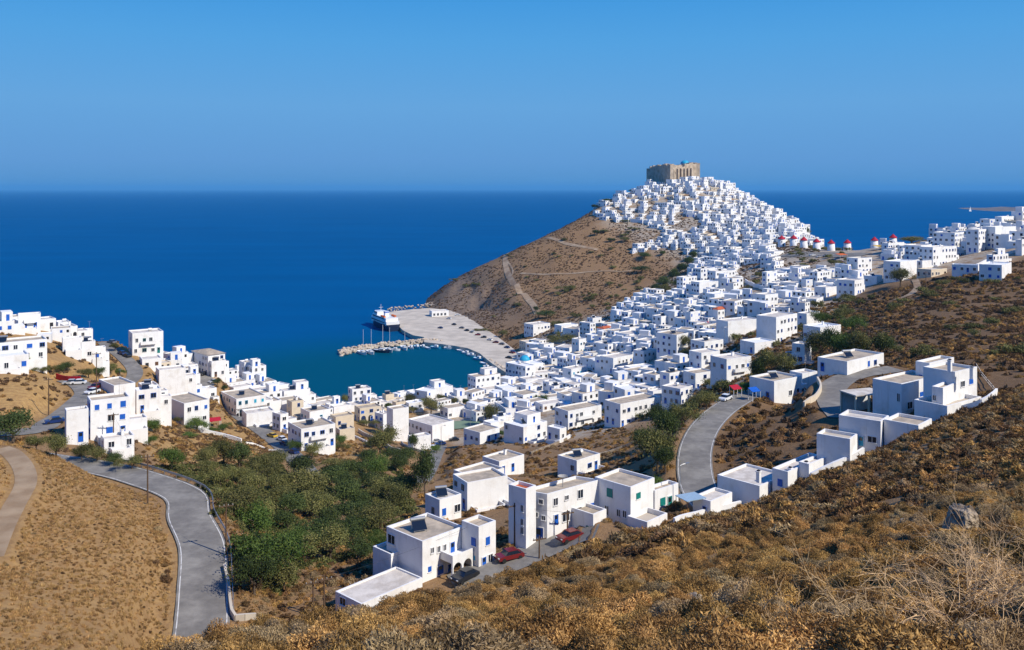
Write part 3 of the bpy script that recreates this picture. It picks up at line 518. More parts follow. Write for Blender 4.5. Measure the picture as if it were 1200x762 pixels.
TW = [
# --- left shore town
(5,29,373,360,.2,'du','white house under the skyline at the top of the left shore slope',38),(19,48,387,369,.08,'bB','big plain white house front above the hotel roofs, stairs and balcony on it',30),(48,64,382,374,.3,'bx','low white house against the sea, behind the tree below the biggest upper house',38),
(62,83,390,378,.3,'dw','white roofed house above the arched house at the shore skyline',38),(68,91,398,383,.45,'da','house with dark arched porch on the left shore skyline',40),(90,109,399,387,.1,'bw','plain white cube beside the arched house, sea behind it',30),(107,122,401,391,.3,'d','small white house at the top of the curving street',38),
(71,96,413,397,.1,'xd','broad windowless white house front below the arched house',30),(93,112,421,401,.12,'dc','white house with a shaded passage beside its windowless neighbour',30),(104,124,423,408,.1,'b','white house with one blue window left of the curving street',30),
(-34,59,430,405,.02,'btsB','long two-storey white hotel wing with rows of blue windows',36),(-34,36,440,421,.02,'bw','low front wing of the long hotel, a row of narrow dark windows',36),(112,128,426,414,.2,'x','white house end wall beside the street bend, red car near it',35),
(146,192,417,391,.2,'gBdq','tall three-storey white apartment house on the skyline with green shutters',32),(190,207,421,402,.3,'dB','grey banded apartment block right of the green shuttered one',36),(205,225,423,405,.35,'dt','cream apartment block with dark balconies at the end of the shore row',36),
(224,264,441,417,.5,'th d','two-storey house with a hipped tan roof at the head of the street',45),(245,265,443,424,.15,'nd','white house with one brown window and an orange wall by the street',35),(263,281,440,414,.15,'dB','tall white balconied house at the edge of the sea bluff',35),(280,296,447,425,.4,'d','white house behind the last one on the bluff',40),
(290,312,453,430,.25,'dBu','last white house on the bluff with roof terrace above the rocks',36),(183,218,455,434,.1,'x','blank white house wall below the row of apartment blocks',32),(209,235,457,441,.2,'bu','stepped white house with a blue window beside the blank wall',36),
(191,246,500,473,.45,'bty','large white house with a tan roof and shaded pilastered side, tree in front',45),(158,189,485,458,.06,'dw','plain white house with red awning left of the pilastered house',30),(236,254,468,456,.45,'d','small white cube with a shaded face beside the tree by the street',45),
(258,312,488,468,.35,'ktp','long white house with turquoise pergola front above the lower street',38),(286,322,501,485,.08,'bx','low white house with one blue window on the lower street',30),(292,320,469,458,.1,'b','white house with blue shutters below the last bluff house',32),
(330,364,475,459,.08,'xu','plain white house at the water edge, sea right behind it',30),(362,375,476,467,.3,'d','small white house with a flag beside the water edge house',38),(352,388,496,483,.3,'kt','white house with turquoise door and tan roof',38),(383,401,489,475,.15,'bu','small white house with one blue window near the shore trees',35),
(336,356,490,471,.3,'etd','beige house with arched windows behind the lower street houses',38),(319,338,506,486,.5,'d','narrow white house with shaded side, lower street cars before it',46),(337,394,529,503,.28,'dtsB','big two-storey white house with tan roof and balcony behind two roadside trees',36),
(300,330,484,472,.3,'dt','low house with dark verandah behind the blue windowed house',38),
(411,435,480,457,.08,'d','square three-storey white tower house by the shore',28),(386,412,491,477,.2,'b','white house left of the tower house with blue window',34),(388,415,502,489,.2,'et','cream house with a pink tan roof below the tower house',34),(395,416,516,504,.15,'en','small cream house above the dry grass bank',32),
(419,447,496,479,.1,'eta','cream house with yellow arches beside the tower house',30),(448,462,476,463,.3,'et','small pinkish house at the shore right of the tower',38),(461,476,481,472,.2,'et','low cream house beside the dark round tree',35),(465,478,471,460,.3,'d','white house near the water behind shore trees',38),(476,489,470,459,.3,'dw','white cube house at the water behind the pine',38),
(476,497,482,473,.15,'dw','long low white shed between the shore trees',30),(439,459,506,486,.5,'x','white house with a sunlit gable left of the school tower',45),(491,503,467,457,.3,'k','small white house with a blue shutter by the beach',38),(503,531,468,455,.2,'dwu','domed looking stepped white house on the beach front',34),
(517,548,491,479,.25,'td','low ruined house with a rubble roof beside the ball court',34),(549,572,488,472,.55,'dt','white house with a shaded blue side beside the big court tree',46),(551,587,465,442,.18,'dtBu','large three-storey white house right at the harbour water',34),(566,591,468,457,.15,'dB','white house with terrace in front of the large harbour house',34),(537,549,468,461,.3,'r','tiny house with a red tiled roof by the harbour water',38),
(543,586,521,507,.45,'bt','low house with tan roof and blue doors below the ball court',46),(528,546,470,461,.3,'d','small grey white house beside the tiny red roofed one',38),
(72,104,521,482,.18,'btw','tall blank white terrace house front nearest the coast road trees',32),(103,153,516,470,.06,'bt','long white house with two bright blue windows above the roadside trees',32),(138,173,507,493,.1,'x','low white terrace block right of the two blue windows',34),(115,159,473,452,.42,'bt','white house with a shaded blue side and tan roof above the blue window house',44),(118,158,531,515,.1,'d','small lower white house with arched openings at the tree line, poles before it',34),(160,186,470,453,.3,'b','white house with a terrace right of the shaded blue side',36),
# --- town centre
(592,627,449,430,.68,'dw','tall shaded house wall left of the blue-domed church',42),(602,629,468,454,.6,'dt','house with a shaded blue gable and two dark windows below the church',44),(614,637,454,445,.1,'x','plain white house front below the domed church',30),(597,623,484,470,.08,'d','white house with three small dark windows above the white sheds',30),
(624,653,424,411,.2,'bu','white house cluster behind the blue dome',36),(613,634,412,401,.15,'end','cream house with small windows behind the harbour street',32),(636,651,463,448,.5,'b','shaded white house below the dome, blue shutters',45),(648,663,465,451,.4,'b','white house with blue door left of the long tan roof',42),
(577,600,501,489,.3,'xw','white shed with a flat pale roof beside the floodlight pole',38),(566,592,507,496,.35,'xw','low white shed with shaded side near the ball court',40),(590,642,521,501,.45,'bwu','white house on a tall blank podium with blue upper doors',45),
(650,706,504,482,.28,'bdtB','two-block white house with blue doors left of the pergola villa',36),(641,661,518,503,.75,'dw','shaded yard house below the two-block house',46),(708,776,501,474,.28,'bdt','large house with a tan roof over dark open verandah',36),
(684,714,472,457,.55,'bt','long house with tan roof and shaded blue doors',46),(731,761,467,456,.08,'xw','low wide white house right of the tan verandah roof',30),(731,756,448,433,.15,'x','blank white house wall beside the patch of dry grass',32),(750,768,457,441,.3,'d','white house with dark porch next to the blank wall',38),
(659,689,450,433,.35,'k','white house with sunny gable and turquoise windows',40),(642,663,468,453,.35,'bs','white house with blue window below the turquoise windowed house',40),(661,681,478,465,.4,'d','small white house with a dark shaded side above the two-block house',42),(679,700,452,441,.2,'xw','low white house at the edge of the dry grass patch',36),
(614,645,395,381,.35,'d','two-storey white house with six dark windows under the brown hill',36),(653,678,391,382,.2,'gw','long low white house with a green awning under the brown hill',34),(679,698,395,379,.65,'b','tall shaded blue-white house under the brown hill',46),(691,705,386,373,.25,'d','white cube house at the foot of the brown hill',36),
(699,720,397,386,.45,'rb','house with red tiled roof at the foot of the brown hill',42),(657,671,399,391,.35,'rx','small house with an orange red roof among trees',40),(670,687,415,398,.5,'k','white house with a sunlit strip and blue shaded front',45),(658,691,434,421,.15,'b','long white terrace house below the orchard trees',34),
(697,719,438,420,.75,'b','shaded white house above the dry grass patch',46),(703,742,438,420,.4,'b','white house pair with blue windows over the dry grass patch',42),(735,755,394,384,.15,'b','cream white house with three blue windows by the stone wall',34),(709,725,396,388,.2,'d','small white house with two dark windows below the red roof',36),
(751,774,374,360,.1,'d','white house front with two square windows above the lane',30),(752,770,361,349,.15,'d','white house above the one with two square windows',34),(764,791,390,371,.4,'d','white house with a shaded front and terrace above the lane',42),(769,809,417,393,.6,'bt','tall shaded blue-white house left of the cypress',46),
(742,769,429,412,.45,'n','white house with a brown shaded side, lane beside it',44),(741,768,446,432,.08,'xw','blank low white house front above the verandah roof',30),(767,793,439,425,.6,'nt','house with brown shaded windows below the cypress',46),(733,748,416,403,.55,'d','white house with shaded front, stepped lane above',45),
(745,771,414,400,.5,'k','white house with one bright blue shaded wall',45),(717,729,371,360,.3,'d','little white house at the upper edge by the brown hill',38),(728,748,379,366,.4,'b','white house with blue shutters below the hill edge',42),(700,718,419,404,.7,'d','shaded low house above the terrace house',46),
(778,801,376,359,.5,'d','white house with shaded blue porch below the tree belt',45),(798,821,364,353,.3,'d','wide white house with a tan roof below the tree belt',38),(803,821,388,366,.35,'b','tall white house with blue door right of the tree belt houses',40),(804,822,405,388,.5,'d','white house beside the cypress with shaded front',45),
(753,781,459,440,.55,'dt','white house with three arches and a dark terrace',45),(773,806,458,438,.35,'bt','white house with blue window and tan roof beside the three-arch house',40),(760,778,471,459,.3,'x','white cube between the verandah roof and the shaded gable',38),(775,812,477,456,.6,'d','house with a stepped shaded gable above the roadside trees',46),
# --- right slope up to the crest
(812,837,458,438,.12,'bt','white house with a shaded yard above the roadside pine',32),(819,844,434,414,.12,'bB','white house with balcony right of the cypress',32),(818,848,422,401,.25,'d','white house with dark roof terrace below the big blank wall',36),(805,822,404,390,.5,'d','small shaded house below the red awning',45),
(848,891,402,377,.12,'xy','huge blank white wall house with a diagonal shadow',28),(886,935,404,372,.48,'dy','big white house with a long shaded side, two storeys of dark windows in front',44),(934,961,385,368,.42,'x','white cube house with shaded patterned side near the crest',42),(953,986,400,384,.25,'xw','plain white box house among trees on the right slope',35),
(849,881,451,421,.08,'bcB','tall white house with stacked terraces and blue windows',30),(881,909,415,402,.12,'xw','plain white box house above the dark trees',30),(928,951,428,404,.65,'b','blue-shaded narrow house in the trees',46),(922,938,430,419,.3,'dw','low white annex below the blue-shaded narrow house',36),
(836,853,378,363,.3,'r','white house with a red awning above the big blank wall',38),(864,890,371,360,.3,'d','white house with dark windows above the big blank wall',38),(893,912,364,346,.2,'d','white house with two windows above the long shaded side',34),(817,842,351,331,.1,'xw','blank white gable wall below the tree belt, upper one of two',28),
(835,859,363,345,.1,'xw','blank white gable wall beside the dry terrace, lower one of two',28),(836,862,336,318,.1,'d','white house with three dark windows left of the dry terrace',30),(817,838,335,315,.2,'bn','white house with red parapet above the blank gable walls',32),(793,817,346,325,.3,'b','stepped white house at the end of the tree belt',38),(753,770,357,346,.25,'d','white house alone under the tree belt',36),
(893,911,338,319,.3,'b','tall narrow white house on the curved retaining wall',36),(1001,1022,321,303,.2,'dt','white house with four dark windows below the windmill square',30),(948,976,337,319,.35,'d','white house with shaded gable below the windmill square',40),(964,982,349,337,.2,'d','white house with two windows at the edge of the brown slope',34),
(980,1013,347,329,.65,'b','long shaded white house at the edge of the brown slope',46),(1012,1034,333,324,.7,'xw','shaded low house by the lone pine',46),(1035,1075,330,307,.5,'xw','white house with a diagonal shadow behind the lone pine',42),(1078,1092,319,306,.2,'xw','white cube below the long crest house',34),
(1086,1122,313,290,.2,'d','tall white crest house with small dark windows above the brown bank',34),(1060,1092,306,288,.6,'d','shaded crest house with balconies behind the lone pine',46),(1110,1128,303,291,.35,'d','white crest house at the edge of the brown bank',38),(1093,1130,296,273,.7,'b','long shaded crest house with a row of blue windows',46),
(1132,1165,296,269,.45,'d','tall white crest house with a shaded tree-filled yard',42),(1163,1191,291,266,.12,'x','huge blank white crest wall with a diagonal shadow',28),(1166,1192,268,254,.3,'dw','white house with a roof hut at the highest right crest',38),(1135,1160,271,262,.3,'d','low white house on the right skyline beside the crest yard',38),
(1156,1182,314,299,.3,'du','white house below the right crest bank',36),(1115,1147,320,311,.97,'xw','long shaded white garden house on the brown bank',58),(1147,1192,329,311,.6,'xw','white house over a long shaded terrace wall, right edge',50),(1088,1110,325,316,.15,'en','low cream shed left of the shaded garden house',34),
(1033,1060,299,285,.3,'d','white house between the last two windmills',36),(1045,1070,297,287,.35,'d','white house under the last windmill',40),(1190,1215,300,281,.3,'d','white house at the right crest beside a dark bank',38),
(980,1038,441,424,.22,'tw','long low white house beside the upper road bend',40),(937,958,462,438,.15,'x','white side house with a sloped wall behind the canopy house',32),(899,940,472,447,.2,'dt','white house above the road bend with diagonal shadow',36),
(653,704,558,540,.45,'bt','small white house with one blue arched window on the dry slope',44),(565,615,558,541,.4,'dtw','white house with double flat roof, shaded doors, on the dry slope',44),(531,592,576,559,.4,'dtx','grey terrace house with garage below the double-roofed house',44),(541,596,600,566,.12,'xt','long blank white house behind the red brown gate',30),(498,541,612,586,.4,'b','small white house with blue windows behind the nearest big house',42),
]
KEEP = {}
for t in TW:
    nm = 'apartment_building' if 'apartment' in t[6] else ('hotel_wing' if 'hotel' in t[6] and t[0] < 0 else 'white_house')
    KEEP[t[6]] = house(*t[:7], a=t[7], name=nm, cat='apartment building' if nm == 'apartment_building' else ('hotel' if nm == 'hotel_wing' else 'house'))
# ------------------------------------------------------------------ nearer houses, built block by block
def wuv(X, Y, ang, px, py):
    """where the sight line of a pixel meets the upright plane through (X,Y) running along ang: distance along it and height"""
    dx = (px - CX) / F; ux, uy = math.cos(ang), math.sin(ang)      # (dx*s, s) = (X,Y)+t*(ux,uy)
    t = (X - dx * Y) / (dx * uy - ux); s = Y + t * uy; return t, H - (py - HY) * s / F, s
def block(root, nm, x0, x1, yb, yt, fl, a, ymin, right=(), left=(), wall='white', roof='roof', par=.45, down=5, aL=None, Y=None, lr=None, ll=None):
    a = math.radians(a); aL = a if aL is None else math.radians(aL); cx = x0 + fl * (x1 - x0)
    if Y is None: X, Y, Z = pick(cx, yb, ymin)
    else: X = (cx - CX) / F * Y; Z = H - (yb - HY) * Y / F
    lr = lr or max(wuv(X, Y, a, x1, yb)[0], 1.5); ll = ll or max(wuv(X, Y, aL + math.pi / 2, x0, yb)[0], 1.5)
    if fl < .25: ll = max(ll, min(lr, 7) * .8)
    if fl > .75: lr = max(lr, min(ll, 7) * .7)
    h = (yb - yt) * Y / F - par; foot(X, Y, a, lr, ll)
    if root is None: return X, Y, Z, a
    o = root; ra = o.rotation_euler[2]; dx, dy = X - o.location.x, Y - o.location.y
    loc = (dx * math.cos(ra) + dy * math.sin(ra), -dx * math.sin(ra) + dy * math.cos(ra), Z - o.location.z); sh = aL - a
    def shear(b): b.v = [(x - y * math.sin(sh), y * math.cos(sh), z) for x, y, z in b.v]
    b = MB(); body_mesh(b, 0, lr, 0, ll, -down, h, wall, par); shear(b); wl = b.build(nm, root); wl.location = loc; wl.rotation_euler = (0, 0, a - ra)
    b = MB(); roof_mesh(b, 0, lr, 0, ll, h, roof); shear(b); rf = b.build('roof', root if nm == 'wall' else wl)
    if nm == 'wall': rf.location = loc; rf.rotation_euler = (0, 0, a - ra)
    for side, lst in ((0, right), (1, left)):
        ang = a if side == 0 else aL + math.pi / 2
        for px, py, w_, h_, kd, cl in lst:
            t, z, s = wuv(X, Y, ang, px, py); wd_ = min(max(w_ * s / F / max(abs(math.cos(ang + math.atan2(X, Y))), .35), .5), 4.2); ht = max(h_ * s / F, .5)
            q = link('door' if kd == 'door' else ('garage_door' if kd == 'garage' else 'window'), window_mesh('door' if kd in ('door', 'garage') else kd, wd_, ht, cl), wl); zz = z - Z - ht / 2
            if side == 0: q.location = (t, 0, zz)
            else: q.location = (-t * math.sin(sh), t * math.cos(sh), zz); q.rotation_euler = (0, 0, -math.pi / 2 + sh)
    wl['dims'] = (lr, ll, h); return wl
def root_at(nm, label, cat, x0, x1, yb, fl, a, ymin):
    X, Y, Z = pick(x0 + fl * (x1 - x0), yb, ymin); return thing(nm, label, cat, (X, Y, Z), math.radians(a))
# the nearest big house with an arched porch
r = root_at('two_storey_house', 'nearest big white house with arched porch, tan roof and blue shutters', 'house', 453, 543, 684, .467, 46, 105)
wl = block(r, 'wall', 453, 543, 684, 635, .467, 46, 105, right=[(506.5,645,3.5,6,'w','white'),(514,643.5,3.5,7,'w','white'),(521,641.5,3.5,7,'w','white'),(530,642,5,13,'door','blue'),(516,668,7,10,'door','blue'),(529,665,9,10,'door','blue'),(503.5,667,4,6,'s','blue')], left=[(459,632,8,10,'w','white')])  # left-wall window: dark pane standing for the shade inside an open loggia
lr, ll, h = wl['dims']
b = MB(); d = 2.6; u0, u1 = lr * .42, lr + 1.2; zt = h * .5; b.box(u0, u1, -d, -.003, zt - .25, zt, 'white'); b.box(u0, u1, -d, -d + .15, zt, zt + .85, 'white'); b.box(u0, u0 + .15, -d + .15, -.003, zt, zt + .85, 'white'); b.box(u1 - .15, u1, -d + .15, -.003, zt, zt + .85, 'white')
n_ = 3; sp = (u1 - u0) / n_
for k in range(n_ + 1): b.box(u0 + k * sp - (.0 if k == 0 else .16), u0 + k * sp + (.16 if k < n_ else 0), -d, -d + .3, -2, zt - .25, 'white')
for k in range(n_):                                     # spandrels of the arches
    xa, xb = u0 + k * sp + .16, u0 + (k + 1) * sp - .16; r_ = (xb - xa) / 2; xc = (xa + xb) / 2; z0 = zt - .3 - r_
    for sgn in (-1, 1):
        pts = [(xc + sgn * r_, zt - .26), (xc + sgn * r_, z0)] + [(xc + sgn * r_ * math.cos(t), z0 + r_ * math.sin(t)) for t in np.linspace(0, math.pi / 2, 6)][1:] + [(xc, zt - .26)]
        for yy in (-d + .02, -d + .27): b.poly([(p[0], yy, p[1]) for p in (pts if sgn * (1 if yy < -d + .1 else -1) < 0 else pts[::-1])], 'white')
b.build('porch', r)
block(r, 'annex', 541, 581, 667, 618, .5, 46, 105, right=[(571.6,634,5,9,'s','blue'),(567,659,5,13,'door','blue'),(574.5,654,5,8,'w','blue')], left=[(555,635,5,9,'s','blue'),(554,653,6,5,'s','sky')])
block(r, 'side_room', 437, 462, 680, 650, .85, 46, 105)
solar(r, lr * .35, ll * .45, h, -.4)
# flat terrace house in front of it
r = root_at('terrace_house', 'low flat-roofed house half hidden by the brown slope, nearest of all', 'house', 393, 495, 722, .3, 48, 85)
block(r, 'wall', 393, 495, 724, 708, .3, 48, 85, left=[(402,705,6,8,'w','white')], roof='roofw', par=.2)
# long white building on the house street
r = root_at('long_house', 'long white building with tan roof, blue garage and satellite dish', 'house', 615, 703, 634, .3, 38, 115)
wl = block(r, 'wall', 612, 703, 634, 580, .32, 38, 115, aL=63, right=[(651,588,5,8,'w','white'),(664,583,4,5,'w','white'),(680,579,6,9,'w','white'),(651.5,609,5,12,'door','blue'),(663,605,8,11,'w','grey'),(677,600,9,9,'w','white'),(692,595,8,9,'s','blue')], left=[(634,588,4,5,'w','white'),(628,603,4,5,'w','white'),(637,607,4,5,'w','white'),(629,627,15,18,'garage','blue')])
lr, ll, h = wl['dims']
block(r, 'rear_wing', 596, 620, 645, 574, .85, 50, 115, left=[(612,596,3,7,'w','white'),(612,612,3,7,'w','white'),(612,622,3,7,'w','white')], roof='tile')
b = MB(); b.tube([(lr * .45, ll * .5, h - .1), (lr * .45, ll * .5, h + 1.3)], .06, 'steel'); b.lathe([(.05, 0), (.5, .12), (.8, .35)], 'grey', (lr * .45, ll * .5, h + 1.3), 12, False); b.lathe([(.8, .35), (.78, .36), (.48, .14), (.04, .03)], 'grey', (lr * .45, ll * .5, h + 1.3), 12, False); b.build('satellite_dish', r)
# shaded house with green shutters
r = root_at('stepped_house', 'blue-shaded house with green shutters stepping down to the right', 'house', 697, 779, 613, .51, 48, 120)
wl = block(r, 'wall', 697, 767, 638, 571, .6, 46, 120, Y=133., right=[(748,581,5,7,'s','green')], left=[(714.5,577.6,7,10,'s','green'),(711,598,4,10,'w','white'),(725,601,4,8,'w','white'),(732,602.5,4,8,'w','white')])
block(r, 'side_room', 756, 795, 618, 575, .3, 40, 120, Y=137., right=[(776.6,588,6,9,'s','green'),(784.7,589,5,15,'door','green')])
block(r, 'lower_wing', 668, 702, 655, 603, .8, 46, 112, Y=131., right=[(698,628,3,14,'w','white')], left=[(690,622,6,10,'s','green')])
block(r, 'terrace', 735, 782, 638, 612, .5, 46, 112, roof='cement', par=.7, Y=129.)
# low house at the bend of the hill road, with chimneys
r = root_at('low_house', 'low white house with a pale terrace roof and three white chimneys', 'house', 838, 962, 592, .42, 44, 122)
block(r, 'wall', 838, 962, 592, 570, .42, 44, 122, roof='roofw', par=.35, lr=8.5, ll=7.5)
for px, py in ((889, 560), (926, 556), (945, 549)):
    X, Y, Z = r.location; b = MB(); t, z, s = wuv(X, Y, math.radians(20), px, py); dx, dy = t * math.cos(math.radians(20)), t * math.sin(math.radians(20)); ra = r.rotation_euler[2]; q = chimney_mb(0, 0, 0, 1.5).build('chimney', r); q.location = (dx * math.cos(ra) + dy * math.sin(ra), -dx * math.sin(ra) + dy * math.cos(ra), z - Z - .6)
r = root_at('terrace_house', 'low white terrace house between the chimneyed house and the villa, flat pale roof', 'house', 905, 966, 575, .3, 44, 126)
block(r, 'wall', 905, 966, 575, 553, .3, 44, 126, roof='roofw', par=.4, left=[(914,566,5,8,'s','blue')])
block(r, 'annex', 936, 984, 562, 544, .25, 42, 128, roof='roofw', par=.4)
r = root_at('yard_house', 'small shaded white house behind the car port at the hill road', 'house', 812, 858, 606, .45, 44, 122)
block(r, 'wall', 812, 858, 606, 588, .45, 44, 122, roof='roofw', par=.4, left=[(826,598,5,9,'door','blue')])
# car port
X, Y, Z = pick(805, 606, 115); r = thing('car_port', 'open car port with a pale blue sheet roof below the stepped house', 'car port', (X, Y, Z), math.radians(25)); b = MB(); b.prism([(0, 0), (3.6, 0), (3.6, 3), (0, 3)], 2.2, 2.3, 'haze_blue'); b.build('roof', r)
for x, y in ((.1, .1), (3.5, .1), (.1, 2.9), (3.5, 2.9)): b = MB(); b.tube([(x, y, -2), (x, y, 2.25)], .05, 'brown', 5); b.build('post', r)
# villa on the right
r = root_at('villa', 'white stepped villa with chimneys and walled terraces on the right slope', 'villa', 1051, 1118, 487, .12, 40, 138)
block(r, 'wall', 1049, 1102, 490, 450, .14, 36, 138, left=[(1053,466,2,9,'w','white')], right=[(1066,475,5,8,'w','white'),(1080,462,4,5,'s','blue'),(1088,474,5,11,'door','blue')])
block(r, 'tower', 1073, 1118, 470, 426, .36, 38, 145, right=[(1098,436,4,6,'w','white'),(1109,433,4,6,'s','blue')], left=[(1079,445,4,12,'door','blue'),(1086,446,4,10,'w','white')])
block(r, 'side_wing', 1092, 1121, 490, 455, .45, 44, 136, left=[(1099,478,5,10,'w','white'),(1095,466,3,6,'w','white')])
block(r, 'end_wing', 1115, 1145, 482, 436, .14, 36, 136, right=[(1125,473,4,9,'door','blue'),(1136,466,4,6,'w','white'),(1128,450,4,6,'w','white'),(1138,447,4,6,'s','blue')])
block(r, 'terrace', 1100, 1150, 492, 476, .2, 36, 132, roof='cement', par=.7)
block(r, 'front_room', 983, 1040, 526, 494, .86, 52, 128, left=[(1009,517,6,11,'door','sky'),(1022,515,9,7,'w','sky')], roof='roofw')
block(r, 'lower_room', 957, 1003, 545, 515, .85, 52, 125, roof='cement')
block(r, 'terrace', 1036, 1092, 512, 499, .72, 46, 130, roof='roof', par=.5)
X0, Y0, Z0 = r.location
for px, py in ((1113, 431), (1139, 440)):
    q = chimney_mb(0, 0, 0, 1.7).build('chimney', r); Yq = 150.; ra = r.rotation_euler[2]; dx, dy = (px - CX) / F * Yq - X0, Yq - Y0; q.location = (dx * math.cos(ra) + dy * math.sin(ra), -dx * math.sin(ra) + dy * math.cos(ra), H - (py - HY) * Yq / F - Z0 - .5)
X, Y, Z = pick(1012, 489, 140); r = thing('pergola', 'open pergola with a tan slab roof beside the upper road', 'pergola', (X, Y, Z), math.radians(18)); b = MB(); hh = 25 * Y / F; b.box(-2, 5.2, -.3, 4.5, hh, hh + .22, 'roofw'); b.build('roof', r)
for x, y in ((-1.8, 0), (1.2, 0), (4.9, 0), (-1.8, 4.2), (4.9, 4.2)): b = MB(); b.box(x - .15, x + .15, y - .15, y + .15, -3, hh, 'cream'); b.build('post', r)
b = MB(); b.box(-1.7, 5, 4.3, 4.45, -2, hh - .01, 'white'); b.box(-1.6, 4.7, -.1, .05, -2, .8, 'white'); b.build('low_wall', r); foot(X, Y, math.radians(18), 5, 5)
# school
r = root_at('school_building', 'large white school with a blank end tower, rows of dark windows and a pale roof', 'school', 478, 531, 519, .53, 48, 250)
wl = block(r, 'wall', 478, 532, 519, 499, .53, 46, 250, left=[(479.5,497.5,2.2,4,'w','white'),(484,499,2.2,4,'w','white'),(488.5,501,2.2,4,'w','white'),(493,503,2.2,4,'w','white'),(503.5,508,2,5,'w','white'),(479.5,508.5,2,3.5,'w','white'),(484,510.5,2,3.5,'w','white'),(488.5,512,2,3.5,'w','white')], roof='roofw', par=.6)
block(r, 'tower', 458, 479, 517, 480, .12, 34, 250, left=(), roof='roof'); block(r, 'annex', 478, 505, 527, 513, .25, 36, 250, roof='roofw')
# blue-domed church
X, Y, Z = pick(612, 446, 380); a = math.radians(36); r = thing('church', 'white church with a pale blue dome beside the harbour', 'church', (X, Y, Z), a); b = MB(); lr, ll, h = 14, 9, 7.5; body_mesh(b, 0, lr, 0, ll, -4, h, 'white', .3); b.build('wall', r); b = MB(); roof_mesh(b, 0, lr, 0, ll, h, 'white'); b.build('roof', r); foot(X, Y, a, lr, ll)
b = MB(); b.lathe([(2.6, h - .3), (2.6, h + 2)], 'white', (5, 4.5, 0), 16); b.build('drum', r); b = MB(); b.lathe([(2.75 * math.cos(t), h + 2 + 2.5 * math.sin(t)) for t in np.linspace(0, 1.5, 7)], 'sky', (5, 4.5, 0), 18); b.build('dome', r, smooth=True)
for q in (3, 7, 11): link('window', window_mesh('w', .9, 1.8, 'blue'), r, (q, 0, 3.2))
b = MB(); b.box(11.5, 13.5, -1.6, -.003, -3, 6.2, 'white'); b.box(11.8, 13.2, -1.64, -1.5, 4.2, 5.6, 'dark'); b.build('belfry', r)
# harbour terminal
X, Y, Z = pick(512, 376, 600); a = math.radians(20); r = thing('harbour_building', 'low white harbour building standing alone on the quay', 'harbour building', (X - 4, Y, 2.5), a); b = MB(); body_mesh(b, 0, 14, 0, 8, 0, 4.2, 'white', .3); b.build('wall', r); b = MB(); roof_mesh(b, 0, 14, 0, 8, 4.2, 'roofw'); b.build('roof', r)
for q in (2, 5, 8, 11): link('window', window_mesh('w', 1.6, 1.8, 'white'), r, (q, 0, .8))
for q in (2, 5): link('window', window_mesh('w', 1.4, 1.5, 'white'), r, (0, q, 1), -math.pi / 2)
# ------------------------------------------------------------------ castle
Yc = 935.; z0 = 104.; cpt = lambda px, Y: ((px - CX) / F * Y, Y)
A_, B_, C_ = cpt(761, 958), cpt(785.5, 918), cpt(816, 950); BK = cpt(800, 995)
r = thing('castle', 'ruined stone castle with square walls crowning the white hill town', 'castle', (B_[0], B_[1], z0)); loc = lambda p: (p[0] - B_[0], p[1] - B_[1])
def ruin(P0, P1, zt, th, nm, seed, wv=1.2):
    b = MB(); rn = random.Random(seed); n = 22; p0, p1 = np.array(loc(P0)), np.array(loc(P1)); d = (p1 - p0) / np.linalg.norm(p1 - p0); nr = np.array([-d[1], d[0]]) * th
    if nr[1] < 0: nr = -nr
    zs = []; z = 0
    for k in range(n + 1): z = .6 * z + rn.uniform(-wv, wv); zs.append(np.interp(k / n, [0, .5, 1], zt) + z - (rn.uniform(1.5, 3.) if rn.random() < .15 else 0))
    for k in range(n):
        q0, q1 = p0 + (p1 - p0) * k / n, p0 + (p1 - p0) * (k + 1) / n; zz = (zs[k] + zs[k + 1]) / 2 + rn.choice((0, 0, .8))
        b.prism([q0, q1, q1 + nr, q0 + nr], -14, [zz] * 4, 'stone')
    return b.build(nm, r)
T = lambda py, Y: H - (py - HY) * Y / F - z0
ruin(A_, B_, [T(195.5, 958), T(194, 940), T(194, 918)], 4, 'wall', 3, .8); ruin(B_, C_, [T(193.5, 918), T(193, 930), T(190, 950)], 4, 'wall', 5, 1.0); ruin(C_, BK, [T(191, 950), T(193, 970), T(196, 995)], 4, 'wall', 8); ruin(A_, BK, [T(197, 958), T(197, 980), T(196, 995)], -4, 'wall', 9)
dv = (np.array(C_) - np.array(B_)); dv /= np.linalg.norm(dv); nv_ = np.array([dv[1], -dv[0]])
for k, t in enumerate((4, 11, 17, 23, 29, 35)):
    b = MB(); p = dv * t; q = p + dv * 2.2; b.prism([p + nv_ * 1.8, q + nv_ * 1.8, q - nv_ * .5, p - nv_ * .5], [-14] * 4, [T(199 - k * .4, 935)] * 2 + [T(197, 935)] * 2, 'stone'); b.build('buttress', r)
for t, zf in ((7.8, .66), (14, .7), (20, .66), (26, .7), (32, .72)):
    b = MB(); p = dv * t + nv_ * .08; q = p + dv * 1.5; zc = T(193, 930) * zf; b.prism([p, q, q - nv_ * .5, p - nv_ * .5], zc - 1.2, zc + 1.2, 'dark'); b.build('window', r)
b = MB(); p = loc(cpt(802.5, 950)); zb = T(196, 950); b.lathe([(4.4, zb - 6), (4.4, zb + 3.5)], 'white', (*p, 0), 14); dr = b.build('drum', r); b = MB(); b.lathe([(4.6 * math.cos(t), zb + 3.5 + 3.8 * math.sin(t)) for t in np.linspace(0, 1.5, 7)], 'sky', (*p, 0), 16); b.build('dome', r, smooth=True)
b = MB(); p = loc(cpt(810, 955)); b.box(p[0] - 2, p[0] + 2, p[1] - 2, p[1] + 2, -4, T(190.5, 955), 'stone'); b.box(p[0] - 1.2, p[0] + 1.2, p[1] - 2.05, p[1] + 2.05, T(194, 955), T(191.8, 955), 'dark'); b.build('tower', r)
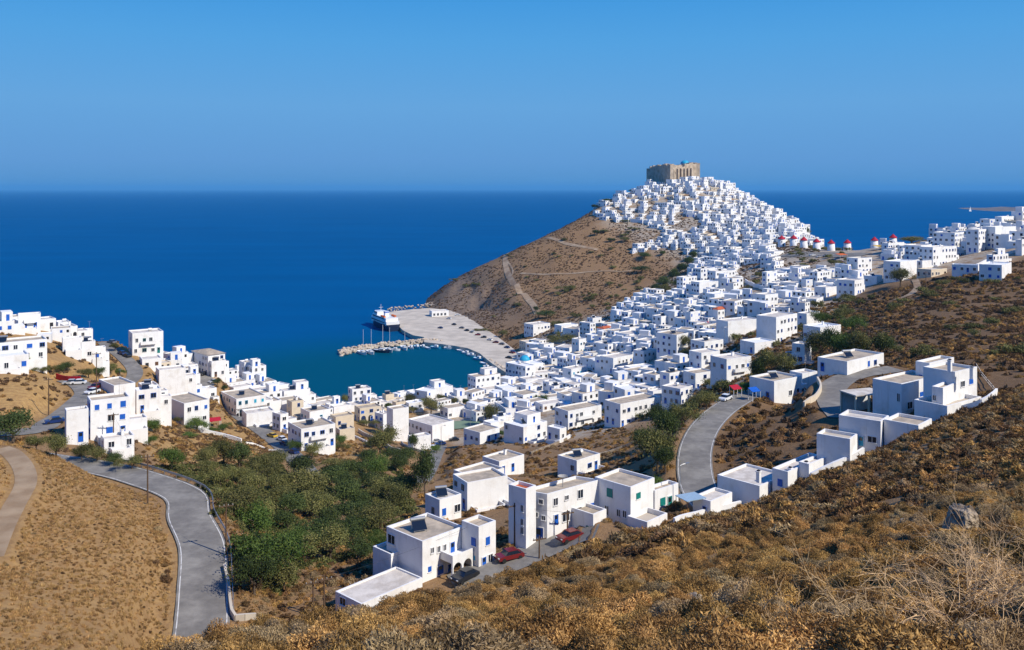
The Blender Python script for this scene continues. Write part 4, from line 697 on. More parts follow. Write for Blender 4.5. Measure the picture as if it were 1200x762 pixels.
# ------------------------------------------------------------------ windmills
def windmill():
    r = link('windmill', None); b = MB(); b.lathe([(2.75, -3), (2.7, 0), (2.35, 5.4)], 'white', n=18); b.build('wall', r, True)
    b = MB(); b.lathe([(2.75, 5.3), (2.7, 5.5), (.05, 8.0)], 'red', n=18); b.build('roof', r)
    d = link('door', window_mesh('door', 1., 2., 'brown'), r, (.4, -2.58, 0)); link('window', window_mesh('w', .7, .8, 'white'), r, (-.6, -2.4, 3.2)); return r
WM = [(916, 289), (930, 288.5), (942, 290.5), (957, 292.5), (974, 294), (993, 293.5), (1024.7, 289.5), (1046.6, 286)]
WL = ['windmill with red cone roof highest up the castle hill end of the row', 'second red-roofed windmill from the castle hill', 'red-roofed windmill third along the row from the castle hill', 'red-roofed windmill above the dark car park, fourth from the castle hill', 'red-roofed windmill joined to a long white house', 'last red-roofed windmill before the gap in the row', 'red-roofed windmill alone against the sea after the gap', 'red-roofed windmill at the crest end of the row beside the big bush']
wm0 = windmill()
for k, (px, py) in enumerate(WM):
    X, Y, Z = pick(px, py, 480); sc = 8.6 * Y / F / 5.2; foot(X - 2.5, Y - 2.5, 0, 5, 5)
    if k == 0: o = wm0; o.location = (X, Y, Z); o.scale = (sc,) * 3
    else: o = dup(wm0, (X, Y, Z), k * .7, sc)
    tag(o, WL[k], 'windmill', 'red-roofed windmills in a row on the ridge')
# ------------------------------------------------------------------ houses of the hill town and between the others, past those placed one by one
def far_mesh(seed):
    rn = random.Random(seed); b = MB(); lr, ll = rn.uniform(5, 11), rn.uniform(5, 9); h = rn.choice((2.7, 3.0, 3.3, 5.2, 5.6)); m = 'white' if rn.random() < .95 else 'cream'
    body_mesh(b, 0, lr, 0, ll, -5, h, m, .35); b.box(.218, lr - .218, .218, ll - .218, h - .2, h, rn.choice(('roofw', 'white', 'roofw', 'roof')))
    if rn.random() < .3: uw, ul = lr * rn.uniform(.4, .6), ll * rn.uniform(.45, .7); x = rn.choice((.15, lr - uw - .15)); y = ll - ul - .15; b.box(x, x + uw, y, y + ul, h - .05, h + 2.7, m); b.box(x + uw * .4, x + uw * .4 + .9, y - .06, y + .1, h, h + 2, 'blue')
    if rn.random() < .35: w2 = rn.uniform(2.5, 4); b.box(lr + .003, lr + w2, .6, ll * .7, -5, h * .55, m)
    for f in range(1 if h < 4 else 2):
        for L_, side in ((lr, 0), (ll, 1)):
            n = int(L_ / 2.3)
            for k in range(n):
                if rn.random() < .25: continue
                t = (k + .5) / n * L_; dr = f == 0 and rn.random() < .3; z = f * 2.9 + (.05 if dr else 1.); w_ = .5; z2 = z + (2. if dr else 1.15); cl = rn.choice(('dark', 'dark', 'blue', 'dark', 'glass', 'brown'))
                if side == 0: b.box(t - w_, t + w_, -.07, .1, z, z2, cl)
                else: b.box(-.07, .1, t - w_, t + w_, z, z2, cl)
    return b.mesh('white_house'), lr, ll, h, b
PRO = [far_mesh(100 + k) for k in range(16)]
ZONES = [  # polygon in the picture, depth window, spacing (m), district words, size factor
 ([(698,257),(702,243),(713,230),(735,219),(760,215),(790,213),(793,262),(780,268),(745,262)], (740, 985), 7.2, 'on the shaded left flank of the castle hill', 1.0),
 ([(790,212),(815,207),(832,209),(850,219),(872,229),(897,242),(918,254),(918,266),(870,262),(830,256),(793,254)], (740, 985), 6.8, 'on the sunny flank right under the castle', 1.0),
 ([(800,254),(918,266),(945,268),(940,276),(905,280),(900,296),(838,300),(826,276),(800,270)], (680, 900), 7.4, 'in the packed middle of the hill town', 1.05),
 ([(905,256),(940,262),(962,278),(988,283),(988,291),(960,290),(940,286),(910,284),(905,280)], (640, 900), 7.0, 'behind the first windmills', 1.0),
 ([(776,268),(800,272),(826,280),(838,300),(815,306),(800,292),(778,290),(760,296),(740,298),(742,292),(770,284)], (600, 860), 7.6, 'on the brown left edge of the hill town', .95),
 ([(838,300),(900,296),(912,300),(915,318),(890,312),(862,318),(858,345),(838,335),(815,330),(808,310)], (520, 760), 7.2, 'above the dry terrace in the saddle', 1.0),
 ([(905,318),(950,322),(985,318),(1010,326),(1000,340),(962,346),(940,366),(905,368),(898,348),(908,340)], (330, 640), 7.2, 'below the windmill square', 1.0),
 ([(1035,290),(1062,292),(1090,290),(1120,290),(1112,302),(1085,310),(1070,306),(1040,306)], (440, 640), 8.2, 'on the ridge right of the windmills', 1.0),
 ([(1095,276),(1130,268),(1165,258),(1200,255),(1200,290),(1165,290),(1130,294),(1100,290)], (440, 640), 8.0, 'on the far right crest', 1.05),
 ([(700,400),(725,370),(760,345),(800,345),(850,350),(900,355),(905,372),(850,372),(845,405),(800,400),(770,420),(720,418)], (340, 640), 7.2, 'in the lane between hill and harbour', 1.0),
 ([(600,440),(625,405),(660,395),(700,400),(720,420),(700,440),(760,440),(800,425),(815,440),(760,470),(700,480),(640,480),(600,490),(560,495),(545,478),(600,460)], (300, 560), 7.6, 'in the lower town by the harbour', 1.0),
 ([(400,480),(440,470),(540,465),(600,455),(600,480),(560,480),(480,478),(440,486)], (340, 480), 8.2, 'along the beach front', .95),
 ([(150,425),(230,430),(300,450),(350,470),(390,485),(385,497),(330,480),(290,478),(262,468),(215,462),(180,445)], (260, 470), 8.2, 'on the slope down to the left shore', .95),
 ([(-20,385),(40,385),(90,400),(60,400),(20,395)], (240, 380), 9., 'at the top of the left shore', .9)]
ROADPTS = np.concatenate([p[:, :2] for p, _ in RC.values()]); cand = []; taken = [(X + math.cos(a) * lr / 2 - math.sin(a) * ll / 2, Y + math.sin(a) * lr / 2 + math.cos(a) * ll / 2, math.hypot(lr, ll) * .40) for X, Y, a, lr, ll in FOOT]
hr = random.Random(11)
TREE_SPOTS = [
 (25,431,15,13,'bright','bright tree against the low wing of the long hotel'),(19,434,16,9,'olive','low bush tree at the foot of the hotel wing'),(50,438,15,9,'olive','small tree under the right end of the hotel'),(59,440,10,13,'olive','slim tree right of the hotel end'),(75,438,18,16,'pine','round tree between hotel and the red wall'),
 (104,443,18,14,'olive','tree left of the red car at the left street bend'),(115,444,16,15,'pine','dark tree by the pole at the left street bend'),(129,440,18,14,'olive','spreading tree inside the left street bend'),(140,440,12,10,'bright','light tree at the inner edge of the street curve'),(113,427,10,8,'olive','small tree below the house with one blue window'),
 (135,412,13,11,'olive','round tree at the top of the curving street'),(138,396,9,13,'pine','small pine on the skyline left of the tall apartment house'),(12,369,12,8,'olive','tree among the skyline houses top left'),(107,389,6,5,'olive','little skyline tree behind the white cube'),(63,385,12,7,'olive','bushy tree below the low skyline house'),
 (231,506,24,19,'bright','garden tree in front of the pilastered house'),(182,508,20,20,'bright','green tree by the dirt bank left of the pilastered house'),(175,522,18,13,'bright','dark green tree at the edge of the golden bank'),(209,497,12,10,'olive','bronze tree at the corner of the pilastered house'),(250,508,11,9,'bright','small garden tree over the white bank wall'),(262,505,15,10,'bright','garden tree at the end of the white bank wall'),(222,512,22,7,'bright','low spreading green tree below the pilastered house'),
 (255,452,9,9,'pine','tree between the parked cars and the orange wall'),(263,458,10,8,'pine','dark tree behind the parked cars at the head of the street'),(306,453,12,6,'olive','bush tree on the rocky point'),
 (348,530,18,15,'bright','bright roadside tree before the big two-storey house'),(366,538,23,21,'olive','large grey green roadside tree before the big two-storey house'),(399,523,14,16,'bright','tree at the right corner of the big two-storey house'),(388,530,12,10,'bright','low tree right of the large roadside tree'),(396,529,18,12,'olive','tree over the white wall above the dry bank'),
 (405,475,10,14,'olive','tree left of the square tower house'),(456,484,13,14,'pine','round dark tree right of the yellow arches'),(479,474,17,13,'olive','shore tree between white houses'),(485,484,14,8,'olive','low tree behind the school tower'),(437,525,20,12,'pine','dark tree in the shade of the bank wall'),(456,514,11,13,'pine','dark tree left of the school tower'),(429,500,20,9,'olive','dry yellowish tree below the yellow arches'),
 (505,486,24,22,'olive','largest tree behind the school roof'),(519,472,15,11,'olive','shore tree left of the ruined house'),(532,475,13,10,'olive','shore tree above the ruined house'),(546,476,11,10,'pine','shore tree near the tiny red roof'),(574,497,25,24,'olive','big tree at the corner of the ball court'),(493,476,12,9,'bright','small tree between the beach houses'),
 (498,585,30,66,'pine','tall dark tree at the right end of the valley wood'),(477,545,24,22,'pine','dark tree left of the alley'),(486,530,16,26,'pine','tree in front of the school annex'),(512,530,16,10,'bright','tree at the alley beside the low tan house'),(585,512,14,9,'bright','green hedge-like tree beside the white podium'),
 (801,411,17,22,'olive','upper yellow green cypress-like tree by the shaded tall house'),(803,427,16,20,'olive','lower yellow green tree by the shaded tall house'),(800,437,11,9,'bright','small round tree below the cypress pair'),(664,405,28,14,'olive','orchard trees clump below the brown hill'),(648,403,16,12,'olive','orchard tree behind the cream house'),(634,476,16,16,'bright','courtyard tree above the white podium house'),(589,395,12,9,'olive','bushy tree beside the quay road'),
 (828,480,30,28,'olive','roadside tree left of the white car'),(847,458,16,14,'pine','tree behind the white car'),(770,556,48,60,'olive','large tree on the inside of the hill road, front'),(786,528,42,54,'pine','tree at the edge of the hill road before the straight'),(797,502,30,32,'olive','tree just behind the inner kerb of the hill road'),(774,512,38,40,'pine','dark tree below the stepped shaded house'),(757,532,32,34,'pine','dark tree on the bank left of the hill road'),(780,556,28,40,'pine','dark tree touching the inner edge of the hill road'),(768,578,24,22,'bright','low tree at the foot of the bank by the stepped house'),
 (889,450,26,38,'pine','dark tree left of the canopy house'),(905,446,32,40,'olive','large dark tree behind the canopy house'),(920,436,18,24,'olive','tree between canopy house and the blue-shaded house'),(874,460,22,15,'bright','tree at the road side below the stacked terraces'),(862,463,14,12,'bright','small tree right of the white car'),
 (962,424,38,40,'olive','tree left end of the thicket by the white box house'),(978,424,36,42,'pine','tree in the thicket behind the low road house'),(994,426,36,42,'bright','dark tree in the thicket over the road bend'),(1012,424,36,40,'olive','tree at the right of the thicket over the road bend'),(1032,420,32,34,'pine','last tree of the thicket to the right'),(965,384,22,22,'bright','tree beside the hillside lane'),(985,378,20,20,'olive','tree at the dark slope left edge'),(1000,392,30,24,'bright','low tree on the right slope'),(952,418,14,16,'pine','tree touching the blue-shaded house'),
 (1055,336,24,25,'olive','lone pine at the crest track'),(1068,286,28,10,'olive','wide low tree right of the last windmill'),(1047,311,14,11,'pine','tree in the crest yard left of the lone pine'),(768,346,18,16,'pine','tree at the lower end of the hill tree belt'),(778,338,18,16,'pine','tree second up the hill tree belt'),(788,330,18,17,'pine','tree in the middle of the hill tree belt'),(797,322,18,17,'pine','tree in the upper middle of the hill tree belt'),(806,314,16,16,'pine','tree near the top of the hill tree belt'),(813,306,14,14,'pine','topmost tree of the hill tree belt'),(782,345,14,12,'olive','tree on the right flank of the hill tree belt'),(794,339,13,12,'pine','tree beside the stepped house under the belt'),
 (755,304,17,9,'pine','bushy tree under the lone hillside houses'),(775,300,10,7,'pine','bush right of the lone hillside houses'),(752,320,18,9,'pine','dark bush tree on the brown slope'),(700,276,12,8,'pine','bush at the left end of the hill terrace'),(716,284,10,6,'pine','bush below the hill terrace wall'),(732,284,12,7,'olive','bush right below the hill terrace wall'),(697,245,7,7,'pine','bush at the extreme left of the hill town'),(712,232,10,5,'pine','bush on the left skyline of the hill town'),(740,218,10,4,'pine','bush on the skyline left of the castle'),
 (943,276,14,10,'pine','dark bush on the right skyline of the castle hill'),(936,268,9,7,'pine','upper bush on the right skyline of the castle hill'),(640,373,20,10,'pine','dark bush tree above the two-storey house under the hill'),(663,341,16,6,'olive','bush line on the brown slope'),(628,366,8,8,'pine','small tree at the foot of the hill path'),
 (15,521,50,44,'pine','big dark tree at the left picture edge behind the grassy knoll'),(42,528,24,20,'olive','tree beside the big dark tree behind the knoll'),(66,536,30,28,'olive','bright bushy tree below the white terrace houses'),(96,540,26,22,'olive','olive tree behind the road, second right of the big dark tree'),(114,541,24,20,'olive','olive tree above the top of the coast road'),(134,546,22,18,'pine','darker tree above the coast road'),(155,551,24,18,'olive','tree by the first roadside pole')]
for t in TREE_SPOTS:                                   # keep room for the trees, and the view of them from the hill
    X, Y, Z = pick(t[0], t[1], 110); rr = t[2] * Y / F * .42; taken.append((X, Y, rr)); taken.append((X - X / Y * rr * 1.6, Y - rr * 1.6, rr * .7))
BARE = [[(688,436),(731,434),(734,444),(705,451),(690,449)], [(636,446),(662,446),(662,453),(640,453)], [(850,384),(892,380),(895,402),(850,404)], [(903,396),(948,390),(950,412),(915,416)], [(860,312),(896,308),(905,330),(897,346),(864,346)], [(798,255),(822,255),(824,270),(800,271)], [(742,395),(770,388),(766,398),(744,404)], [(905,290),(950,293),(948,316),(912,314)], [(640,505),(700,500),(760,505),(700,530),(640,530)], [(655,398),(690,396),(688,412),(640,412)]]
for poly, (ya, yz), sp, words, sf in ZONES:
    ok_ = inside(PXG, PYG, poly) & (YG > ya) & (YG < yz)
    for bp_ in BARE: ok_ &= ~inside(PXG, PYG, bp_)
    i = np.where(ok_); pts = np.c_[XG[i], YG[i]]
    wts = (YG[i] ** 2); order = np.random.default_rng(len(words)).permutation(len(pts)); cnt = 0
    for q in order:
        x, y = pts[q]; z = float(gz(x, y))
        if z < 2.2 or np.hypot(ROADPTS[:, 0] - x, ROADPTS[:, 1] - y).min() < 6: continue
        if any((x - tx) ** 2 + (y - ty) ** 2 < (max(sp * .5, 3.4) + tr) ** 2 * .78 for tx, ty, tr in taken): continue
        taken.append((x, y, sp * .5)); cand.append((x, y, z, sf * hr.uniform(.72, 1.15), words, hr.randrange(16), math.radians(hr.gauss(40, 11)))); cnt += 1
cand.sort(key=lambda t: t[1])
NIND = 300 - len(TW) - 9
stuff = MB(); LOOK = {}
for k, (x, y, z, sc, words, pi, a) in enumerate(cand):
    mesh, lr, ll, h, b = PRO[pi]; ox, oy = x - (math.cos(a) * lr - math.sin(a) * ll) / 2 * sc, y - (math.sin(a) * lr + math.cos(a) * ll) / 2 * sc
    zc = min(z, float(gz(ox, oy)) + .3); foot(ox, oy, a, lr * sc, ll * sc)
    if k < NIND:
        o = link('white_house', mesh, None, (ox, oy, zc), a, (sc,) * 3); st_ = 'two-storey' if h > 4 else 'one-storey'
        tag(o, f'small {st_} whitewashed house {words}', 'house', f'whitewashed {st_} houses {words}')
    else:
        v0 = len(stuff.v); ca, sa = math.cos(a) * sc, math.sin(a) * sc
        stuff.v += [(ox + X_ * ca - Y_ * sa, oy + X_ * sa + Y_ * ca, zc + Z_ * sc) for X_, Y_, Z_ in b.v]; stuff.f += [tuple(v0 + q for q in f) for f in b.f]; stuff.m += [stuff.mi(b.ms[m]) for m in b.m]
if stuff.f: tag(stuff.build('packed_houses'), 'mass of tiny white houses packed over the far castle hill', kind='stuff')
print('HOUSES', len(TW), len(cand), NIND)
# ------------------------------------------------------------------ vegetation
def leaves(name, P, Dn, ln, wd, tint, m, r, nrm=None, shell=None):
    """one mesh of small leaf faces: centres P, long axes Dn, length, width, tint 0..1"""
    n = len(P); s = np.cross(Dn, r.normal(size=(n, 3)) if nrm is None else nrm); s /= np.linalg.norm(s, axis=1, keepdims=True) + 1e-9
    if nrm is not None: s = np.where(((np.cross(Dn, s) * nrm).sum(1) < 0)[:, None], -s, s)
    ln = np.broadcast_to(ln, n)[:, None]; wd = np.broadcast_to(wd, n)[:, None]
    V = np.stack([P - Dn * ln / 2, P + s * wd / 2, P + Dn * ln / 2, P - s * wd / 2], 1).reshape(-1, 3)
    t = np.asarray(tint); Nv = None if nrm is None else np.repeat(nrm, 4, 0)
    if shell is not None: V = np.concatenate([V, shell[0]]); t = np.concatenate([t, shell[1]]); Nv = np.concatenate([Nv, shell[2]]); n = len(t)
    F_ = np.arange(n * 4).reshape(n, 4)
    me = bpy.data.meshes.new(name); me.vertices.add(len(V)); me.vertices.foreach_set('co', V.astype(np.float32).ravel()); me.loops.add(n * 4); me.polygons.add(n)
    me.loops.foreach_set('vertex_index', F_.astype(np.int32).ravel()); me.polygons.foreach_set('loop_start', np.arange(0, n * 4, 4, dtype=np.int32)); me.update(calc_edges=True)
    me.attributes.new('tint', 'FLOAT', 'FACE').data.foreach_set('value', t.astype(np.float32)); me.materials.append(M[m])
    return me
def unit(v): return v / (np.linalg.norm(v, axis=-1, keepdims=True) + 1e-9)
def crown_mesh(seed, m, R_=2.6, Hc=3.2, zc=2.7, ncl=36, per=125, leaf=.26, flat=.8):
    r = np.random.default_rng(seed); P = []; T = []; nrm = []
    lob = [(r.normal(0, R_ * .42, 2), r.uniform(-.3, .45) * Hc * .5, r.uniform(.5, .72)) for _ in range(6)]
    for k in range(ncl):
        c2, dz, rr = lob[k % 6]; d = unit(r.normal(size=3)); d[2] = abs(d[2]) * .9 - .25; c3 = np.array([c2[0], c2[1], zc + dz]) + d * np.array([R_, R_, Hc * .5]) * rr * r.uniform(.6, 1)
        q = r.normal(size=(per, 3)) * np.array([.34, .34, .25]) * R_ * r.uniform(.45, .75); P.append(c3 + q); T.append(np.clip(r.normal(r.uniform(.15, .8), .18, per), 0, 1)); nrm.append(unit(q + [0, 0, .2]))
    P = np.concatenate(P); T = np.concatenate(T); nrm = np.concatenate(nrm); k = P[:, 2] > .25; P, T, nrm = P[k], T[k], nrm[k]
    return leaves('crown', P, unit(nrm * .3 + r.normal(size=P.shape) * .8), leaf * r.uniform(.6, 1.3, len(P)), leaf * .55, T, m, r, nrm=unit(nrm + r.normal(size=P.shape) * .35))
def trunk_mesh(seed, Hc=3.2, zc=2.7, R_=2.6, rad=.17):
    r = np.random.default_rng(seed); b = MB(); b.tube([(0, 0, -1), (.05, 0, zc * .3), (.1, .05, zc * .6)], [rad * 1.3, rad, rad * .75], 'bark', 7)
    for k in range(6):
        a = k * 1.05 + r.uniform(-.3, .3); e = np.array([math.cos(a) * R_ * .6, math.sin(a) * R_ * .6, zc + r.uniform(-.1, .5) * Hc * .5]); s = np.array([.1, .05, zc * r.uniform(.4, .6)]); mid = (s + e) / 2 + r.normal(0, .15, 3)
        b.tube([s, mid, e], [rad * .55, rad * .4, rad * .12], 'bark', 5)
    return b.mesh('trunk')
TREES = {}
def tproto(kind, v):
    k = (kind, v)
    if k not in TREES:
        sd = 40 + v * 7 + len(kind)
        if kind == 'tall': TREES[k] = (crown_mesh(sd, 'pine', 1.5, 6., 4.0, 44, 110, .27), trunk_mesh(sd, 6, 4, 1.3, .16), 7.4)
        else: TREES[k] = (crown_mesh(sd, {'olive': 'olive', 'pine': 'pine', 'bright': 'bright'}[kind]), trunk_mesh(sd), 4.9)
    return TREES[k]
tr = random.Random(5)
RP2 = [(p[:, :2], wd) for p, wd in RC.values()]
def tree(px, py, wpx, hpx, kind, label, group=None, ymin=110, name=None):
    X, Y, Z = pick(px, py, ymin)
    if group and min(np.hypot(p[:, 0] - X, p[:, 1] - Y).min() - wd / 2 for p, wd in RP2) < 2.8: return
    cm, tm, h0 = tproto(kind, tr.randrange(4)); sz = hpx * Y / F / h0; sw = wpx * Y / F / (5.6 if kind != 'tall' else 3.4)
    r = thing(name or {'olive': 'olive_tree', 'pine': 'dark_tree', 'bright': 'garden_tree', 'tall': 'cypress_tree'}[kind], label, 'tree', (X, Y, Z - .1), tr.uniform(0, 6.28), group); r.scale = (sw, sw, sz)
    link('trunk', tm, r); link('crown', cm, r); return r
for t in TREE_SPOTS:
    tree(*t[:6])
# the wood in the valley below the coast road
VAL = [(176,552),(200,550),(262,545),(300,545),(335,548),(332,560),(380,548),(400,552),(440,538),(470,530),(470,560),(485,600),(455,625),(440,655),(400,665),(350,668),(330,705),(295,700),(268,672),(268,640),(262,612),(238,585),(212,566)]
pts = []; vr = random.Random(3)
for _ in range(9000):
    px, py = vr.uniform(170, 490), vr.uniform(528, 705)
    if not inside(px, py, VAL): continue
    s = 24 + (py - 530) * .13
    if 385 < px < 440 and py < 560 and vr.random() < .7: continue
    if vr.random() < .4 and all(((px - a) / 1.0) ** 2 + ((py - b) / .62) ** 2 > (s * .72) ** 2 for a, b, _ in pts): pts.append((px, py, s))
print('VALLEY', len(pts))
for px, py, s in pts:
    kd = vr.choices(('pine', 'olive', 'bright'), (.12, .78, .1) if px < 330 else (.4, .45, .15))[0]; sz = s * vr.uniform(.7, 1.25) * (1.15 if px < 330 else 1.1); big = px > 300 and vr.random() < .4
    tree(px, py, sz * (1.2 if big else 1), sz * vr.uniform(.65, .95) * (1.2 if big else 1) * (1.3 if px < 330 else 1), kd, {'bright': 'fresh green bushy tree in the valley wood', 'pine': 'dark green bushy tree in the valley wood', 'olive': 'dusty olive tree in the valley wood'}[kd], {'bright': 'fresh green trees of the valley wood', 'pine': 'dark trees of the valley wood', 'olive': 'olive trees of the valley wood'}[kd])
# ------------------------------------------------------------------ scrub: cushions of twigs, countless over the dry slopes
def cushion(seed, m, n, R_=.5, Hh=.42, ln=.13, wd=.022, up=.35, noisy=.25):
    r = np.random.default_rng(seed); d = unit(r.normal(size=(n, 3))); d[:, 2] = np.abs(d[:, 2]); lump = 1 + noisy * np.sin(d[:, 0] * 5 + seed) * np.cos(d[:, 1] * 6 + seed * 2) + noisy * .6 * np.sin(d[:, 2] * 9 + d[:, 0] * 7)
    rad = r.uniform(.45, 1.04, n) ** .4 * lump; P = d * rad[:, None] * [R_, R_, Hh]; Dn = unit(d * .55 + r.normal(size=(n, 3)) * .6 + [0, 0, up])
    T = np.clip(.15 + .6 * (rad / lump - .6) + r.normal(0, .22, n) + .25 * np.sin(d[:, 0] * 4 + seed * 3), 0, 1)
    nv_ = unit(d * [1, 1, 1.2] + r.normal(size=d.shape) * .45); U = []; lumpf = lambda q: 1 + noisy * np.sin(q[..., 0] * 5 + seed) * np.cos(q[..., 1] * 6 + seed * 2) + noisy * .6 * np.sin(q[..., 2] * 9 + q[..., 0] * 7)
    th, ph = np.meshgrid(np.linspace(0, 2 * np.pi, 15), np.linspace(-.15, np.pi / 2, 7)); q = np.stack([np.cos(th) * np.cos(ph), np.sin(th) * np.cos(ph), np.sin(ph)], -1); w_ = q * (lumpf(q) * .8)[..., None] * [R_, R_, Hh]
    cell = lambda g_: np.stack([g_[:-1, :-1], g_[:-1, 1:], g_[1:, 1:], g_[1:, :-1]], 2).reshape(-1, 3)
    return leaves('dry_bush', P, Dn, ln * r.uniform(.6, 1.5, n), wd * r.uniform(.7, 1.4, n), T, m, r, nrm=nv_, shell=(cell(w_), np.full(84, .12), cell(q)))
def tussock(seed, m, n=60, Hh=.45, R_=.22, wd=.035):
    r = np.random.default_rng(seed); a = r.uniform(0, 6.28, n); t = r.uniform(0, .9, n); Dn = np.stack([np.cos(a) * np.sin(t), np.sin(a) * np.sin(t), np.cos(t)], -1); L_ = Hh * r.uniform(.5, 1.1, n)
    P = np.stack([r.normal(0, R_ * .4, n), r.normal(0, R_ * .4, n), np.zeros(n)], -1) + Dn * L_[:, None] / 2; return leaves('dry_tuft', P, Dn, L_, wd * r.uniform(.6, 1.3, n), np.clip(r.normal(.55, .25, n), 0, 1), m, r)
ng = {}
def scatter(name, label, mesh_list, XY, scl, sink=.06, tilt=.25, seed=0):
    """one object whose points carry copies of a prototype mesh (countless ground cover)"""
    for q, me0 in enumerate(mesh_list):
        sel = np.arange(len(XY)) % len(mesh_list) == q
        if not sel.any(): continue
        p = XY[sel]; sc = scl[sel]; r = np.random.default_rng(seed + q); z = gz(p[:, 0], p[:, 1]) - sink * sc
        me = bpy.data.meshes.new(name); me.vertices.add(len(p)); me.vertices.foreach_set('co', np.c_[p, z].astype(np.float32).ravel())
        a1 = me.attributes.new('sc', 'FLOAT_VECTOR', 'POINT'); a1.data.foreach_set('vector', (sc[:, None] * np.c_[r.uniform(.8, 1.25, len(p)), r.uniform(.8, 1.25, len(p)), r.uniform(.7, 1.15, len(p))]).astype(np.float32).ravel())
        a2 = me.attributes.new('rt', 'FLOAT_VECTOR', 'POINT'); a2.data.foreach_set('vector', np.c_[r.normal(0, tilt, len(p)), r.normal(0, tilt, len(p)), r.uniform(0, 6.28, len(p))].astype(np.float32).ravel())
        src = bpy.data.objects.new(me0.name, me0)
        o = tag(link(name, me), label, kind='stuff'); g_ = bpy.data.node_groups.new(name, 'GeometryNodeTree'); g_.interface.new_socket('Geometry', in_out='INPUT', socket_type='NodeSocketGeometry'); g_.interface.new_socket('Geometry', in_out='OUTPUT', socket_type='NodeSocketGeometry')
        gi = g_.nodes.new('NodeGroupInput'); go = g_.nodes.new('NodeGroupOutput'); ip = g_.nodes.new('GeometryNodeInstanceOnPoints'); oi = g_.nodes.new('GeometryNodeObjectInfo'); oi.inputs[0].default_value = src; oi.inputs['As Instance'].default_value = True
        n1 = g_.nodes.new('GeometryNodeInputNamedAttribute'); n1.data_type = 'FLOAT_VECTOR'; n1.inputs[0].default_value = 'sc'; n2 = g_.nodes.new('GeometryNodeInputNamedAttribute'); n2.data_type = 'FLOAT_VECTOR'; n2.inputs[0].default_value = 'rt'
        er = g_.nodes.new('FunctionNodeEulerToRotation'); l = g_.links.new; l(gi.outputs[0], ip.inputs['Points']); l(oi.outputs['Geometry'], ip.inputs['Instance']); l(n1.outputs[0], ip.inputs['Scale']); l(n2.outputs[0], er.inputs[0]); l(er.outputs[0], ip.inputs['Rotation']); l(ip.outputs[0], go.inputs[0])
        o.modifiers.new('scatter', 'NODES').node_group = g_
def spread(n, pxr, yr, seed, keep=None, power=.0, pad=.5):
    """points thrown evenly over the ground between two depths within a fan of directions"""
    r = np.random.default_rng(seed); u = r.random(n); Y = (yr[0] ** 2 + u * (yr[1] ** 2 - yr[0] ** 2)) ** .5 if power == 0 else np.exp(r.uniform(math.log(yr[0]), math.log(yr[1]), n)); X = (r.uniform(*pxr, n) - CX) / F * Y
    z = gz(X, Y); k = z > 1.2; py = HY + F * (H - z) / Y; px = X / Y * F + CX
    if keep is not None: k &= keep(px, py, Y)
    X, Y = X[k], Y[k]; k = ~infoot(X, Y, pad)
    for p, wd in list(RC.values()) + [(TRACK, 2.8)] + PATHS:
        b0, b1 = p[:, :2].min(0) - 6, p[:, :2].max(0) + 6; i = np.where((X > b0[0]) & (X < b1[0]) & (Y > b0[1]) & (Y < b1[1]) & k)[0]
        for q in i:
            if np.hypot(p[:, 0] - X[q], p[:, 1] - Y[q]).min() < wd / 2 + .9: k[q] = False
    return np.c_[X, Y][k]
def patchy(XY, s, seed, thr): return XY[vnoise(XY[:, 0], XY[:, 1], s, seed) + vnoise(XY[:, 0], XY[:, 1], s * .37, seed + 1) * .6 > thr]
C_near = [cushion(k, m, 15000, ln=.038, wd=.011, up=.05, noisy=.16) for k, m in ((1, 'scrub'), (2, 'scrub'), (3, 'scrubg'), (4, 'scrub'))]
C_mid = [cushion(10 + k, m, 1100, ln=.15, wd=.04, up=.1) for k, m in ((1, 'scrub'), (2, 'scrubd'), (3, 'scrubg'), (4, 'scrub'), (5, 'scrubd'))]
C_far = [cushion(20 + k, m, 130, ln=.34, wd=.14) for k, m in ((1, 'scrubh'), (2, 'scrubh'), (3, 'scrubd'), (4, 'scrubh'))]
T_near = [tussock(30 + k, 'straw', 90, .38, .3, .012) for k in range(2)]; T_mid = [tussock(33 + k, 'straw', 45, .42, .3, .05) for k in range(2)]
rs = lambda n, lo, hi, s: np.random.default_rng(s).uniform(lo, hi, n) ** 1.0
SLOPE = lambda px, py, Y: (Y < 140)
for px, py, s in ((1124, 636, 1.3), (1110, 655, 1.2), (1010, 648, .4), (812, 720, .4), (1064, 623, .5)):     # bare ground about the rocks
    X, Y, Z = pick(px, py, 5, 60); foot(X - s, Y - s * .8, 0, 2 * s, 1.5 * s)
# near slope: the largest cushions are things of their own, the rest ground cover
q = spread(900, (180, 1320), (8.2, 24), 51); keepq = []
for p in q:
    if all((p[0] - a) ** 2 + (p[1] - b) ** 2 > 1.15 for a, b in keepq): keepq.append(tuple(p))
BIG = [p for p in keepq if p[1] < 21][:110]
bush_l = {'scrub': 'rounded brown cushion bush on the near slope', 'scrubg': 'greyish dry cushion bush on the near slope'}
for k, (x, y) in enumerate(BIG):
    me0 = C_near[k % 4]; mm = me0.materials[0].name; lab = bush_l['scrubg' if mm == 'grey_scrub' else 'scrub']; s = vr.uniform(1.0, 1.7)
    tag(link('dry_bush', me0, None, (x, y, float(gz(x, y)) - .08 * s), vr.uniform(0, 6.28), (s, s * vr.uniform(.85, 1.15), s * vr.uniform(.75, 1.05))), lab, 'bush', 'dry cushion bushes on the near slope' if 'brown' in lab else 'grey dry bushes on the near slope')
